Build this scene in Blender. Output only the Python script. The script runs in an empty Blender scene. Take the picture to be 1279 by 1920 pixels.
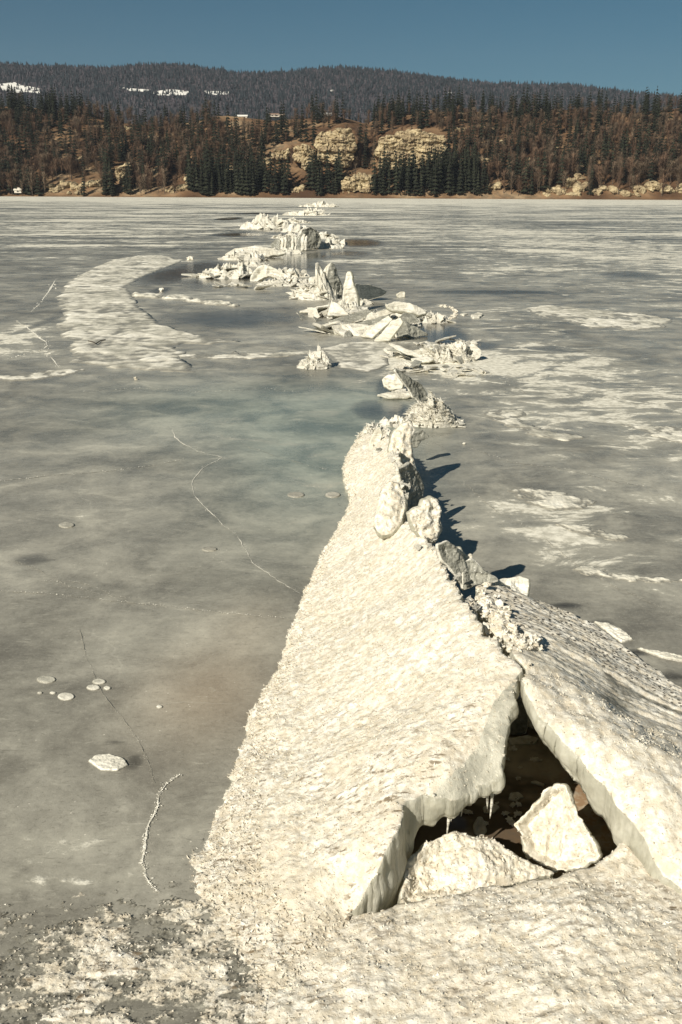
import bpy, math, random
import numpy as np
from mathutils import Vector, Matrix

random.seed(7)
RNG = np.random.default_rng(7)
SC = bpy.context.scene
COL = SC.collection
R = math.radians

# ------------------------------------------------------------------ camera
F = 1867.0
PITCH, ROLL, CAMZ = R(17.62), R(0.30), 1.70
fwd = np.array([0, math.cos(PITCH), -math.sin(PITCH)])
up0 = np.array([0, math.sin(PITCH), math.cos(PITCH)])
rt0 = np.array([1.0, 0, 0])
rt = rt0 * math.cos(ROLL) + up0 * math.sin(ROLL)
up = up0 * math.cos(ROLL) - rt0 * math.sin(ROLL)
CP = np.array([0, 0, CAMZ])
cd = bpy.data.cameras.new('camera')
cam = bpy.data.objects.new('camera', cd)
COL.objects.link(cam)
m = Matrix.Identity(4)
for i in range(3):
    m[i][0], m[i][1], m[i][2], m[i][3] = rt[i], up[i], -fwd[i], CP[i]
cam.matrix_world = m
cd.sensor_fit = 'VERTICAL'
cd.sensor_height = 36.0
cd.lens = F / 1920.0 * 36.0
cd.clip_start = 0.05
cd.clip_end = 9000.0
SC.camera = cam

# ------------------------------------------------------------------ sky, sun, exposure
SUN_AZ, SUN_EL = R(38.0), R(33.0)          # behind the camera, to the left
w = bpy.data.worlds.new('World')
SC.world = w
w.use_nodes = True
nt = w.node_tree
nt.nodes.clear()
wo = nt.nodes.new('ShaderNodeOutputWorld')
bg = nt.nodes.new('ShaderNodeBackground')
sky = nt.nodes.new('ShaderNodeTexSky')
sky.sky_type = 'NISHITA'
sky.sun_disc = False
sky.sun_elevation = SUN_EL
sky.sun_rotation = math.pi + SUN_AZ
sky.altitude = 1300
sky.air_density = 0.85
sky.dust_density = 0.5
sky.ozone_density = 3.0
hsv = nt.nodes.new('ShaderNodeHueSaturation')
hsv.inputs['Hue'].default_value = 0.472
hsv.inputs['Saturation'].default_value = 1.22
hsv.inputs['Value'].default_value = 0.54
nt.links.new(sky.outputs[0], hsv.inputs['Color'])
nt.links.new(hsv.outputs[0], bg.inputs['Color'])
nt.links.new(bg.outputs[0], wo.inputs['Surface'])
bg.inputs['Strength'].default_value = 0.05
sl = bpy.data.lights.new('sun', 'SUN')
sl.energy = 4.8
sl.angle = R(0.5)
sl.color = (1.0, 0.935, 0.81)
so = bpy.data.objects.new('sun', sl)
COL.objects.link(so)
SUNV = Vector((-math.sin(SUN_AZ) * math.cos(SUN_EL), -math.cos(SUN_AZ) * math.cos(SUN_EL), math.sin(SUN_EL)))
so.rotation_euler = SUNV.to_track_quat('Z', 'Y').to_euler()
so.location = (-20, -30, 40)
vs = SC.view_settings
vs.view_transform = 'Standard'
vs.look = 'None'
vs.exposure = 0.45
vs.gamma = 1.0
vs.use_curve_mapping = False
SC.cycles.max_bounces = 8
SC.cycles.diffuse_bounces = 6
SC.cycles.use_denoising = True

# ------------------------------------------------------------------ pixel -> world calculators
def ray(px, py):
    d = fwd * F + rt * (px - 639.5) + up * (960 - py)
    return d / np.linalg.norm(d)

def at(px, py, z=0.0):
    d = ray(px, py)
    return CP + d * ((z - CAMZ) / d[2])

def atd(px, py, Y):
    d = ray(px, py)
    return CP + d * (Y / d[1])

def to_px(p):
    v = np.asarray(p) - CP
    k = v @ fwd
    return 639.5 + F * (v @ rt) / k, 960 - F * (v @ up) / k

def scale_at(p):
    return float((np.asarray(p) - CP) @ fwd) / F      # metres per photo pixel

# ------------------------------------------------------------------ numpy noise
_PERM = np.tile(np.random.default_rng(3).permutation(512), 3)
_GA = np.random.default_rng(4).uniform(0, 2 * math.pi, 512)
_G2 = np.stack([np.cos(_GA), np.sin(_GA)], 1)

def perlin(x, y, seed=0):
    x = np.asarray(x, float) + seed * 17.31
    y = np.asarray(y, float) + seed * 9.77
    xi = np.floor(x).astype(int); yi = np.floor(y).astype(int)
    xf = x - xi; yf = y - yi
    u = xf * xf * xf * (xf * (xf * 6 - 15) + 10); v = yf * yf * yf * (yf * (yf * 6 - 15) + 10)
    def g(a, b, dx, dy):
        h = _PERM[(_PERM[a & 511] + b) & 511]
        return _G2[h, 0] * dx + _G2[h, 1] * dy
    n00 = g(xi, yi, xf, yf); n10 = g(xi + 1, yi, xf - 1, yf)
    n01 = g(xi, yi + 1, xf, yf - 1); n11 = g(xi + 1, yi + 1, xf - 1, yf - 1)
    return 1.5 * ((n00 * (1 - u) + n10 * u) * (1 - v) + (n01 * (1 - u) + n11 * u) * v)

def fbm(x, y, o=4, seed=0, gain=0.5):
    s = 0; a = 1; t = 0
    for i in range(o):
        s = s + a * perlin(x * 2 ** i, y * 2 ** i, seed + i * 3); t += a; a *= gain
    return s / t

def ridged(x, y, o=3, seed=0):
    s = 0; a = 1; t = 0
    for i in range(o):
        s = s + a * (1 - 2 * np.abs(perlin(x * 2 ** i, y * 2 ** i, seed + i * 5))); t += a; a *= 0.5
    return s / t

def sstep(a, b, x):
    t = np.clip((x - a) / (b - a), 0, 1)
    return t * t * (3 - 2 * t)

# ------------------------------------------------------------------ polygon helpers
def inside(P, Q):
    """P (n,2) in polygon Q (m,2)"""
    out = np.zeros(len(P), bool)
    x0, y0 = Q[:, 0], Q[:, 1]
    x1, y1 = np.roll(x0, -1), np.roll(y0, -1)
    for s in range(0, len(P), 6000):
        x = P[s:s + 6000, 0:1]; y = P[s:s + 6000, 1:2]
        c = ((y0 > y) != (y1 > y))
        with np.errstate(divide='ignore', invalid='ignore'):
            xi = (x1 - x0) * (y - y0) / (y1 - y0) + x0
        out[s:s + 6000] = (np.sum(c & (x < xi), axis=1) % 2) == 1
    return out

def nearest(P, Q):
    """distance and nearest point on polygon outline"""
    A = Q; B = np.roll(Q, -1, 0); D = B - A; L = (D ** 2).sum(1) + 1e-12
    dist = np.empty(len(P)); near = np.empty((len(P), 2)); arg = np.empty(len(P), int)
    for s in range(0, len(P), 3000):
        p = P[s:s + 3000]
        t = ((p[:, None, 0] - A[None, :, 0]) * D[:, 0] + (p[:, None, 1] - A[None, :, 1]) * D[:, 1]) / L
        t = np.clip(t, 0, 1)
        nx = A[:, 0] + t * D[:, 0]; ny = A[:, 1] + t * D[:, 1]
        d2 = (p[:, None, 0] - nx) ** 2 + (p[:, None, 1] - ny) ** 2
        k = d2.argmin(1); r = np.arange(len(p))
        dist[s:s + 3000] = np.sqrt(d2[r, k]); near[s:s + 3000, 0] = nx[r, k]; near[s:s + 3000, 1] = ny[r, k]; arg[s:s + 3000] = k
    return dist, near, arg

def fractal_outline(Q, step, amp, seed, rough=0.55):
    """subdivide a closed outline and push points sideways with fractal noise"""
    Q = np.asarray(Q, float)
    pts = []
    for a, b in zip(Q, np.roll(Q, -1, 0)):
        n = max(1, int(np.linalg.norm(b - a) / step))
        for i in range(n):
            pts.append(a + (b - a) * i / n)
    P = np.array(pts)
    T = np.roll(P, -1, 0) - np.roll(P, 1, 0)
    T /= np.linalg.norm(T, axis=1)[:, None] + 1e-12
    Nn = np.stack([T[:, 1], -T[:, 0]], 1)
    f = 1.0 / (step * 9)
    n = fbm(P[:, 0] * f, P[:, 1] * f, 4, seed, rough) * 1.6
    return P + Nn * (amp * n)[:, None]

def rbf(pts, vals, smooth=1e-4):
    pts = np.asarray(pts, float); vals = np.asarray(vals, float)
    c = pts.mean(0); s = pts.std() + 1e-9
    X = (pts - c) / s; n = len(X)
    def phi(r):
        return np.where(r > 0, r * r * np.log(np.maximum(r, 1e-12)), 0)
    K = phi(np.linalg.norm(X[:, None] - X[None], axis=2)) + np.eye(n) * smooth
    P = np.c_[np.ones(n), X]
    A = np.block([[K, P], [P.T, np.zeros((3, 3))]])
    sol = np.linalg.solve(A, np.r_[vals, 0, 0, 0])
    def ev(Y):
        Y = (np.asarray(Y) - c) / s
        out = np.empty(len(Y))
        for k in range(0, len(Y), 8000):
            y = Y[k:k + 8000]
            out[k:k + 8000] = phi(np.linalg.norm(y[:, None] - X[None], axis=2)) @ sol[:n] + sol[n] + y @ sol[n + 1:]
        return out
    return ev

# ------------------------------------------------------------------ object helpers
def new_mesh(name, V, faces, mats, smooth=True, attrs=None, midx=None):
    me = bpy.data.meshes.new(name)
    if isinstance(faces, np.ndarray):
        n, k = faces.shape
        me.vertices.add(len(V)); me.vertices.foreach_set('co', np.asarray(V, np.float32).ravel())
        me.loops.add(n * k); me.loops.foreach_set('vertex_index', faces.astype(np.int32).ravel())
        me.polygons.add(n); me.polygons.foreach_set('loop_start', np.arange(0, n * k, k, dtype=np.int32))
        me.polygons.foreach_set('loop_total', np.full(n, k, np.int32))
        me.update(calc_edges=True)
    else:
        me.from_pydata([tuple(v) for v in V], [], [tuple(f) for f in faces]); me.update()
    me.validate()
    for mm in mats if isinstance(mats, (list, tuple)) else [mats]:
        me.materials.append(mm)
    if midx is not None:
        me.polygons.foreach_set('material_index', np.asarray(midx, np.int32))
    me.polygons.foreach_set('use_smooth', np.full(len(me.polygons), bool(smooth)))
    for k, a in (attrs or {}).items():
        at_ = me.attributes.new(k, 'FLOAT', 'POINT')
        at_.data.foreach_set('value', np.asarray(a, np.float32))
    me.update()
    return me

def link(name, me, parent=None):
    o = bpy.data.objects.new(name, me)
    COL.objects.link(o)
    if parent is not None:
        o.parent = parent
    return o

def tag(o, label=None, cat=None, group=None, kind=None):
    if label: o['label'] = label
    if cat: o['category'] = cat
    if group: o['group'] = group
    if kind: o['kind'] = kind
    return o

def empty(name, loc=(0, 0, 0)):
    o = bpy.data.objects.new(name, None)
    o.location = loc
    COL.objects.link(o)
    return o

# ------------------------------------------------------------------ materials
class NB:
    def __init__(self, name):
        self.m = bpy.data.materials.new(name); self.m.use_nodes = True
        self.t = self.m.node_tree; self.t.nodes.clear()
        self.out = self.t.nodes.new('ShaderNodeOutputMaterial')
        self.p = self.t.nodes.new('ShaderNodeBsdfPrincipled')
        self.t.links.new(self.p.outputs[0], self.out.inputs['Surface'])
        self.geo = self.t.nodes.new('ShaderNodeNewGeometry')
        self.pos = self.geo.outputs['Position']
    def put(self, sock, v):
        if hasattr(v, 'is_linked') or isinstance(v, bpy.types.NodeSocket): self.t.links.new(v, sock)
        else: sock.default_value = v
    def setp(self, **k):
        for a, v in k.items():
            self.put(self.p.inputs[a.replace('_', ' ')], v)
    def glow_through(self, f, col):
        tr = self.t.nodes.new('ShaderNodeBsdfTranslucent'); self.put(tr.inputs['Color'], col if isinstance(col, bpy.types.NodeSocket) else (*col, 1))
        mx = self.t.nodes.new('ShaderNodeMixShader'); mx.inputs[0].default_value = f
        self.t.links.new(self.p.outputs[0], mx.inputs[1]); self.t.links.new(tr.outputs[0], mx.inputs[2])
        self.t.links.new(mx.outputs[0], self.out.inputs['Surface'])
    def warp(self, scale, amt):
        n = self.t.nodes.new('ShaderNodeTexNoise'); n.inputs['Scale'].default_value = scale; n.inputs['Detail'].default_value = 6
        self.t.links.new(self.pos, n.inputs['Vector'])
        v = self.t.nodes.new('ShaderNodeVectorMath'); v.operation = 'MULTIPLY_ADD'
        self.t.links.new(n.outputs['Color'], v.inputs[0]); v.inputs[1].default_value = (amt,) * 3; self.t.links.new(self.pos, v.inputs[2])
        return v.outputs[0]
    def mapping(self, scale=(1, 1, 1), rot=(0, 0, 0), src=None):
        n = self.t.nodes.new('ShaderNodeMapping'); n.vector_type = 'POINT'
        n.inputs['Scale'].default_value = scale; n.inputs['Rotation'].default_value = rot
        self.t.links.new(src or self.pos, n.inputs['Vector']); return n.outputs[0]
    def noise(self, scale, detail=4, rough=0.55, dist=0.0, vec=None):
        n = self.t.nodes.new('ShaderNodeTexNoise')
        n.inputs['Scale'].default_value = scale; n.inputs['Detail'].default_value = detail
        n.inputs['Roughness'].default_value = rough; n.inputs['Distortion'].default_value = dist
        self.t.links.new(vec or self.pos, n.inputs['Vector']); return n.outputs['Fac']
    def voronoi(self, scale, vec=None, feature='F1', rnd=1.0):
        n = self.t.nodes.new('ShaderNodeTexVoronoi'); n.feature = feature
        n.inputs['Scale'].default_value = scale; n.inputs['Randomness'].default_value = rnd
        self.t.links.new(vec or self.pos, n.inputs['Vector']); return n.outputs['Distance']
    def math(self, op, a, b=0.0, c=0.0, clamp=False):
        n = self.t.nodes.new('ShaderNodeMath'); n.operation = op; n.use_clamp = clamp
        self.put(n.inputs[0], a); self.put(n.inputs[1], b); self.put(n.inputs[2], c); return n.outputs[0]
    def mr(self, v, a, b, c=0.0, d=1.0, smooth=True):
        n = self.t.nodes.new('ShaderNodeMapRange'); n.interpolation_type = 'SMOOTHSTEP' if smooth else 'LINEAR'
        n.clamp = True
        for i, x in zip(('Value', 'From Min', 'From Max', 'To Min', 'To Max'), (v, a, b, c, d)):
            self.put(n.inputs[i], x)
        return n.outputs[0]
    def mix(self, f, a, b, blend='MIX'):
        n = self.t.nodes.new('ShaderNodeMix'); n.data_type = 'RGBA'; n.blend_type = blend
        self.put(n.inputs[0], f)
        for i, x in ((6, a), (7, b)):
            self.put(n.inputs[i], x if isinstance(x, bpy.types.NodeSocket) else (*x, 1.0) if len(x) == 3 else x)
        return n.outputs[2]
    def ramp(self, v, stops):
        n = self.t.nodes.new('ShaderNodeValToRGB'); e = n.color_ramp.elements
        while len(e) < len(stops): e.new(0.5)
        for i, (p, c) in enumerate(stops): e[i].position = p; e[i].color = (*c, 1)
        self.t.links.new(v, n.inputs[0]); return n.outputs[0]
    def attr(self, name):
        n = self.t.nodes.new('ShaderNodeAttribute'); n.attribute_name = name; return n.outputs['Fac']
    def rand(self):
        n = self.t.nodes.new('ShaderNodeObjectInfo'); return n.outputs['Random']
    def bump(self, h, strength=0.5, dist=0.01, normal=None):
        n = self.t.nodes.new('ShaderNodeBump'); n.inputs['Strength'].default_value = strength
        n.inputs['Distance'].default_value = dist; self.t.links.new(h, n.inputs['Height'])
        if normal is not None: self.t.links.new(normal, n.inputs['Normal'])
        return n.outputs[0]

SNOW = (0.92, 0.885, 0.79)
SNOW2 = (0.82, 0.77, 0.65)
def mat_snow():
    b = NB('snow_crust_ice')
    flow = b.mapping((20, 72, 46), (0, 0, R(35)))
    n1 = b.noise(7, 6, .6); n2 = b.noise(42, 5, .65); n3 = b.noise(1.0, 3, .6, vec=flow); n4 = b.noise(210, 3, .6)
    c = b.mix(b.mr(n1, .38, .66), SNOW2, SNOW)
    c = b.mix(b.mr(n2, .38, .60, .75, 0), c, (0.56, 0.49, 0.37))
    dirt = b.math('MULTIPLY', b.mr(b.math('ADD', b.math('MULTIPLY', n3, .75), b.math('MULTIPLY', n2, .25)), .52, .62), b.mr(n1, .42, .56))
    dirt = b.math('MULTIPLY', dirt, b.attr('dirt'))
    c = b.mix(b.math('MULTIPLY', b.attr('dirt'), b.mr(b.noise(3.2, 5, .6), .38, .62, .0, .5)), c, (.62, .545, .42))
    c = b.mix(b.math('MULTIPLY', dirt, .9), c, (0.17, 0.12, 0.065))
    gl = b.attr('glaze')
    gn = b.noise(14, 5, .6)
    gcol = b.mix(b.mr(gn, .3, .7), (0.40, 0.385, 0.315), (0.66, 0.635, 0.53))
    gm = b.mr(b.math('ADD', gl, b.math('MULTIPLY', b.math('SUBTRACT', n2, .5), .8)), .38, .62)
    c = b.mix(gm, c, gcol)
    wet_dark = b.attr('greyice')
    wm = b.mr(b.math('ADD', wet_dark, b.math('MULTIPLY', b.math('SUBTRACT', n1, .5), .9)), .42, .62)
    c = b.mix(wm, c, b.mix(b.mr(n2, .3, .7), (.13, .122, .098), (.34, .325, .27)))
    sp = b.attr('speck')
    vo = b.voronoi(1.0, b.mapping((52, 95, 60), (0, 0, R(40))))
    pit_shade = b.math('MULTIPLY', b.mr(vo, .24, .38, 1, 0), b.math('MULTIPLY', sp, b.mr(n2, .36, .46)))
    c = b.mix(pit_shade, c, (.07, .06, .05))  # painted dark holes stand in for shadows the relief would hardly show
    icy = b.math('MAXIMUM', gm, wm)
    hb = b.math('ADD', b.math('MULTIPLY', n2, .6), b.math('MULTIPLY', n4, .3))
    b.setp(Base_Color=c, Roughness=b.mr(icy, 0, 1, .62, .20), Normal=b.bump(hb, .55, .012), IOR=1.31,
           Subsurface_Weight=.10, Subsurface_Radius=(.03, .03, .028), Subsurface_Scale=.5)
    b.glow_through(.13, (.80, .76, .64))
    return b.m

def mat_side():
    b = NB('broken_ice_face')
    n1 = b.noise(9, 6, .62); n2 = b.noise(1, 5, .6, vec=b.mapping((60, 60, 14), (R(12), R(20), 0))); n3 = b.noise(90, 4, .6)
    c = b.ramp(n1, [(.28, (.36, .35, .28)), (.5, (.58, .56, .46)), (.72, (.84, .81, .70))])
    c = b.mix(b.mr(n2, .45, .7, 0, .5), c, (.36, .34, .26))
    h = b.math('ADD', b.math('MULTIPLY', n2, .8), b.math('MULTIPLY', n3, .3))
    b.setp(Base_Color=c, Roughness=.15, IOR=1.31, Normal=b.bump(h, .6, .012), Subsurface_Weight=.15,
           Subsurface_Radius=(.04, .04, .035), Subsurface_Scale=.6)
    b.glow_through(.38, (.78, .76, .62))
    return b.m

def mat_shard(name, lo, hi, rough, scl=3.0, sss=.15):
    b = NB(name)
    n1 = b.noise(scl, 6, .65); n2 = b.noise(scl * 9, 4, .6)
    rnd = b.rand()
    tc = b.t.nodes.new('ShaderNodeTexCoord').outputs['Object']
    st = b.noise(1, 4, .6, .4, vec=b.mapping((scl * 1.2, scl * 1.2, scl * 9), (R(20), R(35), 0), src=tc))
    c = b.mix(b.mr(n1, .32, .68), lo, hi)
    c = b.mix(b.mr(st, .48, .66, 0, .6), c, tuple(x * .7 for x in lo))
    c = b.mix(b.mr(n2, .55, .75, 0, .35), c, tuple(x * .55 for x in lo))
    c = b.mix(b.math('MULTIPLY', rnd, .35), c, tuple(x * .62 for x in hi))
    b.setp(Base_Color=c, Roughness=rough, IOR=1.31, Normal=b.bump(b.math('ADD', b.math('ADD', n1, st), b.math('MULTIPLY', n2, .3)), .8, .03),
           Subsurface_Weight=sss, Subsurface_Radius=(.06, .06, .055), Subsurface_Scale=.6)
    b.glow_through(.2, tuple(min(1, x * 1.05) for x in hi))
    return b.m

def mat_patch():
    b = NB('refrozen_snow')
    n0 = b.noise(.9, 6, .65); n1 = b.noise(5, 7, .65, .2); n2 = b.noise(45, 4, .6)
    c = b.ramp(b.math('ADD', b.math('MULTIPLY', n0, .5), b.math('MULTIPLY', n1, .5)),
               [(.38, (.30, .29, .24)), (.46, (.47, .45, .375)), (.54, (.72, .685, .58)), (.64, (.90, .865, .76))])
    th = b.mr(b.math('ADD', b.attr('thin'), b.math('MULTIPLY', b.math('SUBTRACT', n1, .5), .6)), .0, .55)
    c = b.mix(th, (.27, .255, .21), c)
    b.setp(Base_Color=c, Roughness=b.mr(th, 0, 1, .35, .65), IOR=1.31, Normal=b.bump(b.math('ADD', n1, b.math('MULTIPLY', n2, .3)), .5, .02))
    return b.m

def mat_ice():
    b = NB('lake_ice')
    n0 = b.noise(.11, 9, .62, .3); n1 = b.noise(.55, 9, .62, .4); n2 = b.noise(2.6, 8, .62, .5); n3 = b.noise(17, 6, .6); n4 = b.noise(120, 3, .6)
    nx2 = b.noise(.17, 10, .70, .2, vec=b.mapping((.8, 2.0, 1)))
    nx = b.noise(.035, 11, .70, vec=b.mapping((1, 1.6, 1)))
    cloud = b.math('ADD', b.math('MULTIPLY', n1, .5), b.math('ADD', b.math('MULTIPLY', n2, .38), b.math('MULTIPLY', n3, .12)))
    ice = b.ramp(cloud, [(.35, (.115, .107, .088)), (.46, (.235, .222, .184)), (.54, (.35, .333, .277)), (.63, (.52, .495, .41))])
    ice = b.mix(b.math('MULTIPLY', b.attr('teal'), .75), ice, b.mix(b.mr(cloud, .40, .62), (.15, .195, .175), (.34, .385, .33)))
    ice = b.mix(b.math('MULTIPLY', b.attr('brown'), .7), ice, b.mix(n2, (.24, .19, .135), (.40, .325, .235)))
    wet_dark = b.math('MULTIPLY', b.attr('wet_dark'), b.mr(b.math('ADD', b.attr('wet_dark'), b.math('SUBTRACT', n1, .5)), .3, .6))
    ice = b.mix(b.math('MULTIPLY', wet_dark, .92), ice, (.030, .028, .024))
    dk = b.math('MULTIPLY', b.mr(b.math('ADD', b.math('MULTIPLY', nx, .4), b.math('MULTIPLY', nx2, .6)), .42, .52, .82, 0), b.mr(b.attr('far'), .2, 1.4))
    ice = b.mix(dk, ice, (.045, .043, .037))
    gr = b.math('ADD', b.math('MULTIPLY', b.noise(55, 4, .65), .55), b.math('MULTIPLY', b.noise(260, 2, .6), .45))
    ice = b.mix(b.mr(gr, .54, .66, 0, .30), ice, (.55, .525, .44))
    ice = b.mix(b.mr(gr, .36, .47, .38, 0), ice, (.085, .08, .066))
    # healed cracks in the sheet
    ve = b.voronoi(.8, b.warp(.9, 1.1), 'DISTANCE_TO_EDGE')
    cr = b.math('MULTIPLY', b.mr(ve, .0015, .006, 1, 0), b.mr(n1, .46, .58))
    ice = b.mix(b.math('MULTIPLY', cr, b.math('MULTIPLY', b.attr('near'), .26)), ice, (.5, .48, .4))
    # white frost and old snow left on the ice
    fr = b.math('ADD', b.math('MULTIPLY', n0, .26), b.math('ADD', b.math('MULTIPLY', n1, .36), b.math('ADD', b.math('MULTIPLY', n2, .28), b.math('MULTIPLY', n3, .10))))
    fr = b.math('ADD', fr, b.math('MULTIPLY', b.math('SUBTRACT', b.math('ADD', b.math('MULTIPLY', nx, .45), b.math('MULTIPLY', nx2, .75)), .60), b.attr('far')))
    fr = b.math('SUBTRACT', fr, b.math('MULTIPLY', wet_dark, .22))
    fr = b.math('ADD', fr, b.attr('snow'))
    ns = b.noise(2.1, 10, .70, .7, vec=b.mapping((.8, 1.25, 1)))
    fs = b.math('ADD', b.math('ADD', b.math('MULTIPLY', ns, .72), b.math('MULTIPLY', n0, .28)), b.math('SUBTRACT', b.attr('streak'), b.math('MULTIPLY', wet_dark, .2)))
    f1 = b.math('MAXIMUM', b.mr(fr, .560, .592), b.mr(fs, .575, .625))
    f2 = b.math('MAXIMUM', b.mr(fr, .50, .58, 0, .42), b.mr(fs, .50, .60, 0, .45))
    fcol = b.mix(b.mr(n3, .35, .65), (.52, .495, .41), (.82, .785, .67))
    c = b.mix(f2, ice, (.46, .44, .36))
    c = b.mix(f1, c, fcol)
    sc_ = b.noise(1, 5, .65, .8, vec=b.mapping((14, 55, 1), (0, 0, R(12))))
    c = b.mix(b.math('MULTIPLY', b.mr(sc_, .60, .70, 0, .38), b.attr('near')), c, (.52, .495, .41))
    c = b.mix(b.math('MULTIPLY', b.mr(sc_, .30, .40, .40, 0), b.attr('near')), c, (.10, .093, .076))
    # tiny bubbles and chips
    vo = b.voronoi(26); chip = b.math('MULTIPLY', b.mr(vo, .05, .09, 1, 0), b.mr(n2, .5, .6))
    c = b.mix(b.math('MULTIPLY', chip, b.attr('near')), c, (.66, .62, .52))
    rough = b.mr(f1, 0, 1, b.mr(wet_dark, 0, 1, b.mr(n2, .35, .65, .24, .42), .07), .7)
    h = b.math('ADD', b.math('MULTIPLY', n3, .5), b.math('ADD', b.math('MULTIPLY', f1, .6), b.math('MULTIPLY', n4, .15)))
    b.setp(Base_Color=c, Roughness=rough, IOR=1.31, Normal=b.bump(h, b_str(), .010))
    return b.m

def b_str(): return .30

def mat_simple(name, lo, hi, scale, rough=.9, detail=5, bump=.4, bd=.02, vecscale=None):
    b = NB(name)
    v = b.mapping(vecscale) if vecscale else None
    n = b.noise(scale, detail, .62, vec=v)
    b.setp(Base_Color=b.mix(b.mr(n, .33, .67), lo, hi), Roughness=rough, Normal=b.bump(n, bump, bd))
    return b.m

def mat_leaf(name, lo, hi):
    b = NB(name)
    n = b.noise(.35, 3, .6)
    c = b.mix(b.mr(n, .3, .7), lo, hi)
    c = b.mix(b.math('MULTIPLY', b.rand(), .6), c, tuple(x * .6 for x in lo))
    b.setp(Base_Color=c, Roughness=.85, Specular_IOR_Level=.15)
    return b.m

def mat_hill():
    b = NB('hillside_ground')
    n = b.noise(.025, 8, .65); n2 = b.noise(.2, 6, .6)
    c = b.ramp(n, [(.35, (.075, .042, .024)), (.46, (.165, .095, .05)), (.56, (.28, .18, .10)), (.68, (.44, .35, .225))])
    c = b.mix(b.mr(n2, .35, .65, 0, .6), c, (.05, .032, .02))
    b.setp(Base_Color=c, Roughness=.95, Normal=b.bump(n2, .6, 1.5), Specular_IOR_Level=.1)
    return b.m

def mat_farhill():
    b = NB('far_hill_ground')
    n = b.noise(.02, 7, .65); n2 = b.noise(.12, 5, .6)
    c = b.mix(b.mr(n, .35, .65), (.045, .044, .050), (.080, .072, .076))  # far ground tinted bluish, distance haze put into its colour
    s = b.mr(b.math('ADD', b.attr('snow'), b.math('MULTIPLY', b.math('SUBTRACT', n2, .5), .5)), .45, .55)
    c = b.mix(s, c, (.80, .78, .72))
    b.setp(Base_Color=c, Roughness=.95, Specular_IOR_Level=.1)
    return b.m

def mat_rock():
    b = NB('pale_limestone')
    n = b.noise(.12, 8, .65); n2 = b.noise(1, 6, .6, vec=b.mapping((.12, .12, .7))); n3 = b.noise(.9, 5, .6)
    c = b.ramp(b.math('ADD', b.math('MULTIPLY', n, .5), b.math('MULTIPLY', n2, .5)),
               [(.34, (.12, .08, .045)), (.45, (.28, .215, .13)), (.56, (.48, .39, .235)), (.7, (.60, .52, .355))])
    c = b.mix(b.mr(n3, .56, .68, 0, .6), c, (.12, .085, .05))
    b.setp(Base_Color=c, Roughness=.9, Normal=b.bump(b.math('ADD', n2, n3), .8, 1.0), Specular_IOR_Level=.2)
    return b.m

def mat_frost():
    b = NB('white_frost')
    n = b.noise(60, 4, .6)
    b.setp(Base_Color=b.mix(b.mr(n, .3, .7), (.62, .59, .50), (.86, .83, .74)), Roughness=.7, IOR=1.31)
    return b.m

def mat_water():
    b = NB('brightened_lake_water')
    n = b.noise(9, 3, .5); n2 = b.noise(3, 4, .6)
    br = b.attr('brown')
    c = b.mix(b.mr(n2, .42, .62), (.11, .085, .06), (.56, .48, .36))  # pale tones lift the shaded hole: missing ambient light put into the colour
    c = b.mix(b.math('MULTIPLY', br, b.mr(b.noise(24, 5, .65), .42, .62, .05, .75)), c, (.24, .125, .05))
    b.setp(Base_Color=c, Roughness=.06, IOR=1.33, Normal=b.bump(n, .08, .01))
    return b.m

M_SNOW = mat_snow(); M_SIDE = mat_side(); M_PATCH = mat_patch(); M_ICE = mat_ice()
M_SHARD = mat_shard('white_ice_shard', (.62, .585, .48), (.92, .885, .78), .45)
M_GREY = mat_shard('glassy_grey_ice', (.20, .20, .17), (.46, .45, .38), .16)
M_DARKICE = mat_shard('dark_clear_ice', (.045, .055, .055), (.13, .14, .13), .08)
M_FROST = mat_frost(); M_ROCK = mat_rock(); M_HILL = mat_hill(); M_FAR = mat_farhill(); M_WATER = mat_water()
M_SPRUCE = mat_leaf('spruce_needles', (.012, .015, .009), (.038, .042, .024))
M_TRUNK = mat_simple('tree_bark', (.05, .036, .026), (.10, .075, .055), 2)
M_TWIG = mat_leaf('bare_twigs', (.12, .088, .060), (.30, .22, .15))
M_TWIG2 = mat_leaf('russet_bare_twigs', (.12, .076, .050), (.27, .172, .112))
M_FARTREE = mat_leaf('far_conifers', (.020, .028, .032), (.044, .054, .060))  # bluish haze of distance is painted into the conifer colour
M_FARTWIG = mat_leaf('far_bare_trees', (.075, .068, .076), (.125, .11, .12))  # same painted haze: purplish tint in the bare tree colour
M_WALL = mat_simple('plaster_wall', (.55, .5, .42), (.7, .65, .55), 1)
M_ROOF = mat_simple('roof_tiles', (.16, .10, .07), (.24, .16, .11), 1)
M_SNOWROOF = mat_simple('snowy_roof', (.7, .68, .62), (.82, .8, .74), 1)
M_DARK = mat_simple('window_glass', (.02, .02, .02), (.04, .04, .04), 1, .3)
M_STICK = mat_simple('dark_wood', (.03, .022, .015), (.06, .045, .03), 30)

# ------------------------------------------------------------------ lake ice sheet
SHORE = 762.0
def poly(px, z=0.0):
    return np.array([at(a, b, z)[:2] for a, b in px])

HOLE = poly([(900, 1150), (985, 1200), (1080, 1330), (1180, 1460), (1250, 1600), (1150, 1640), (960, 1690), (760, 1715), (700, 1640), (780, 1500), (860, 1300)], .05)

def gauss(X, Y, px, py, wx, wy):
    """soft spot on the ice; centre and half extents given where the photo shows them"""
    c = at(px, py)[:2]; ex = abs(at(px + wx, py)[0] - c[0]); ey = abs(at(px, py - wy)[1] - at(px, py + wy)[1]) / 2
    return np.exp(-(((X - c[0]) / ex) ** 2 + ((Y - c[1]) / ey) ** 2))

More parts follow.
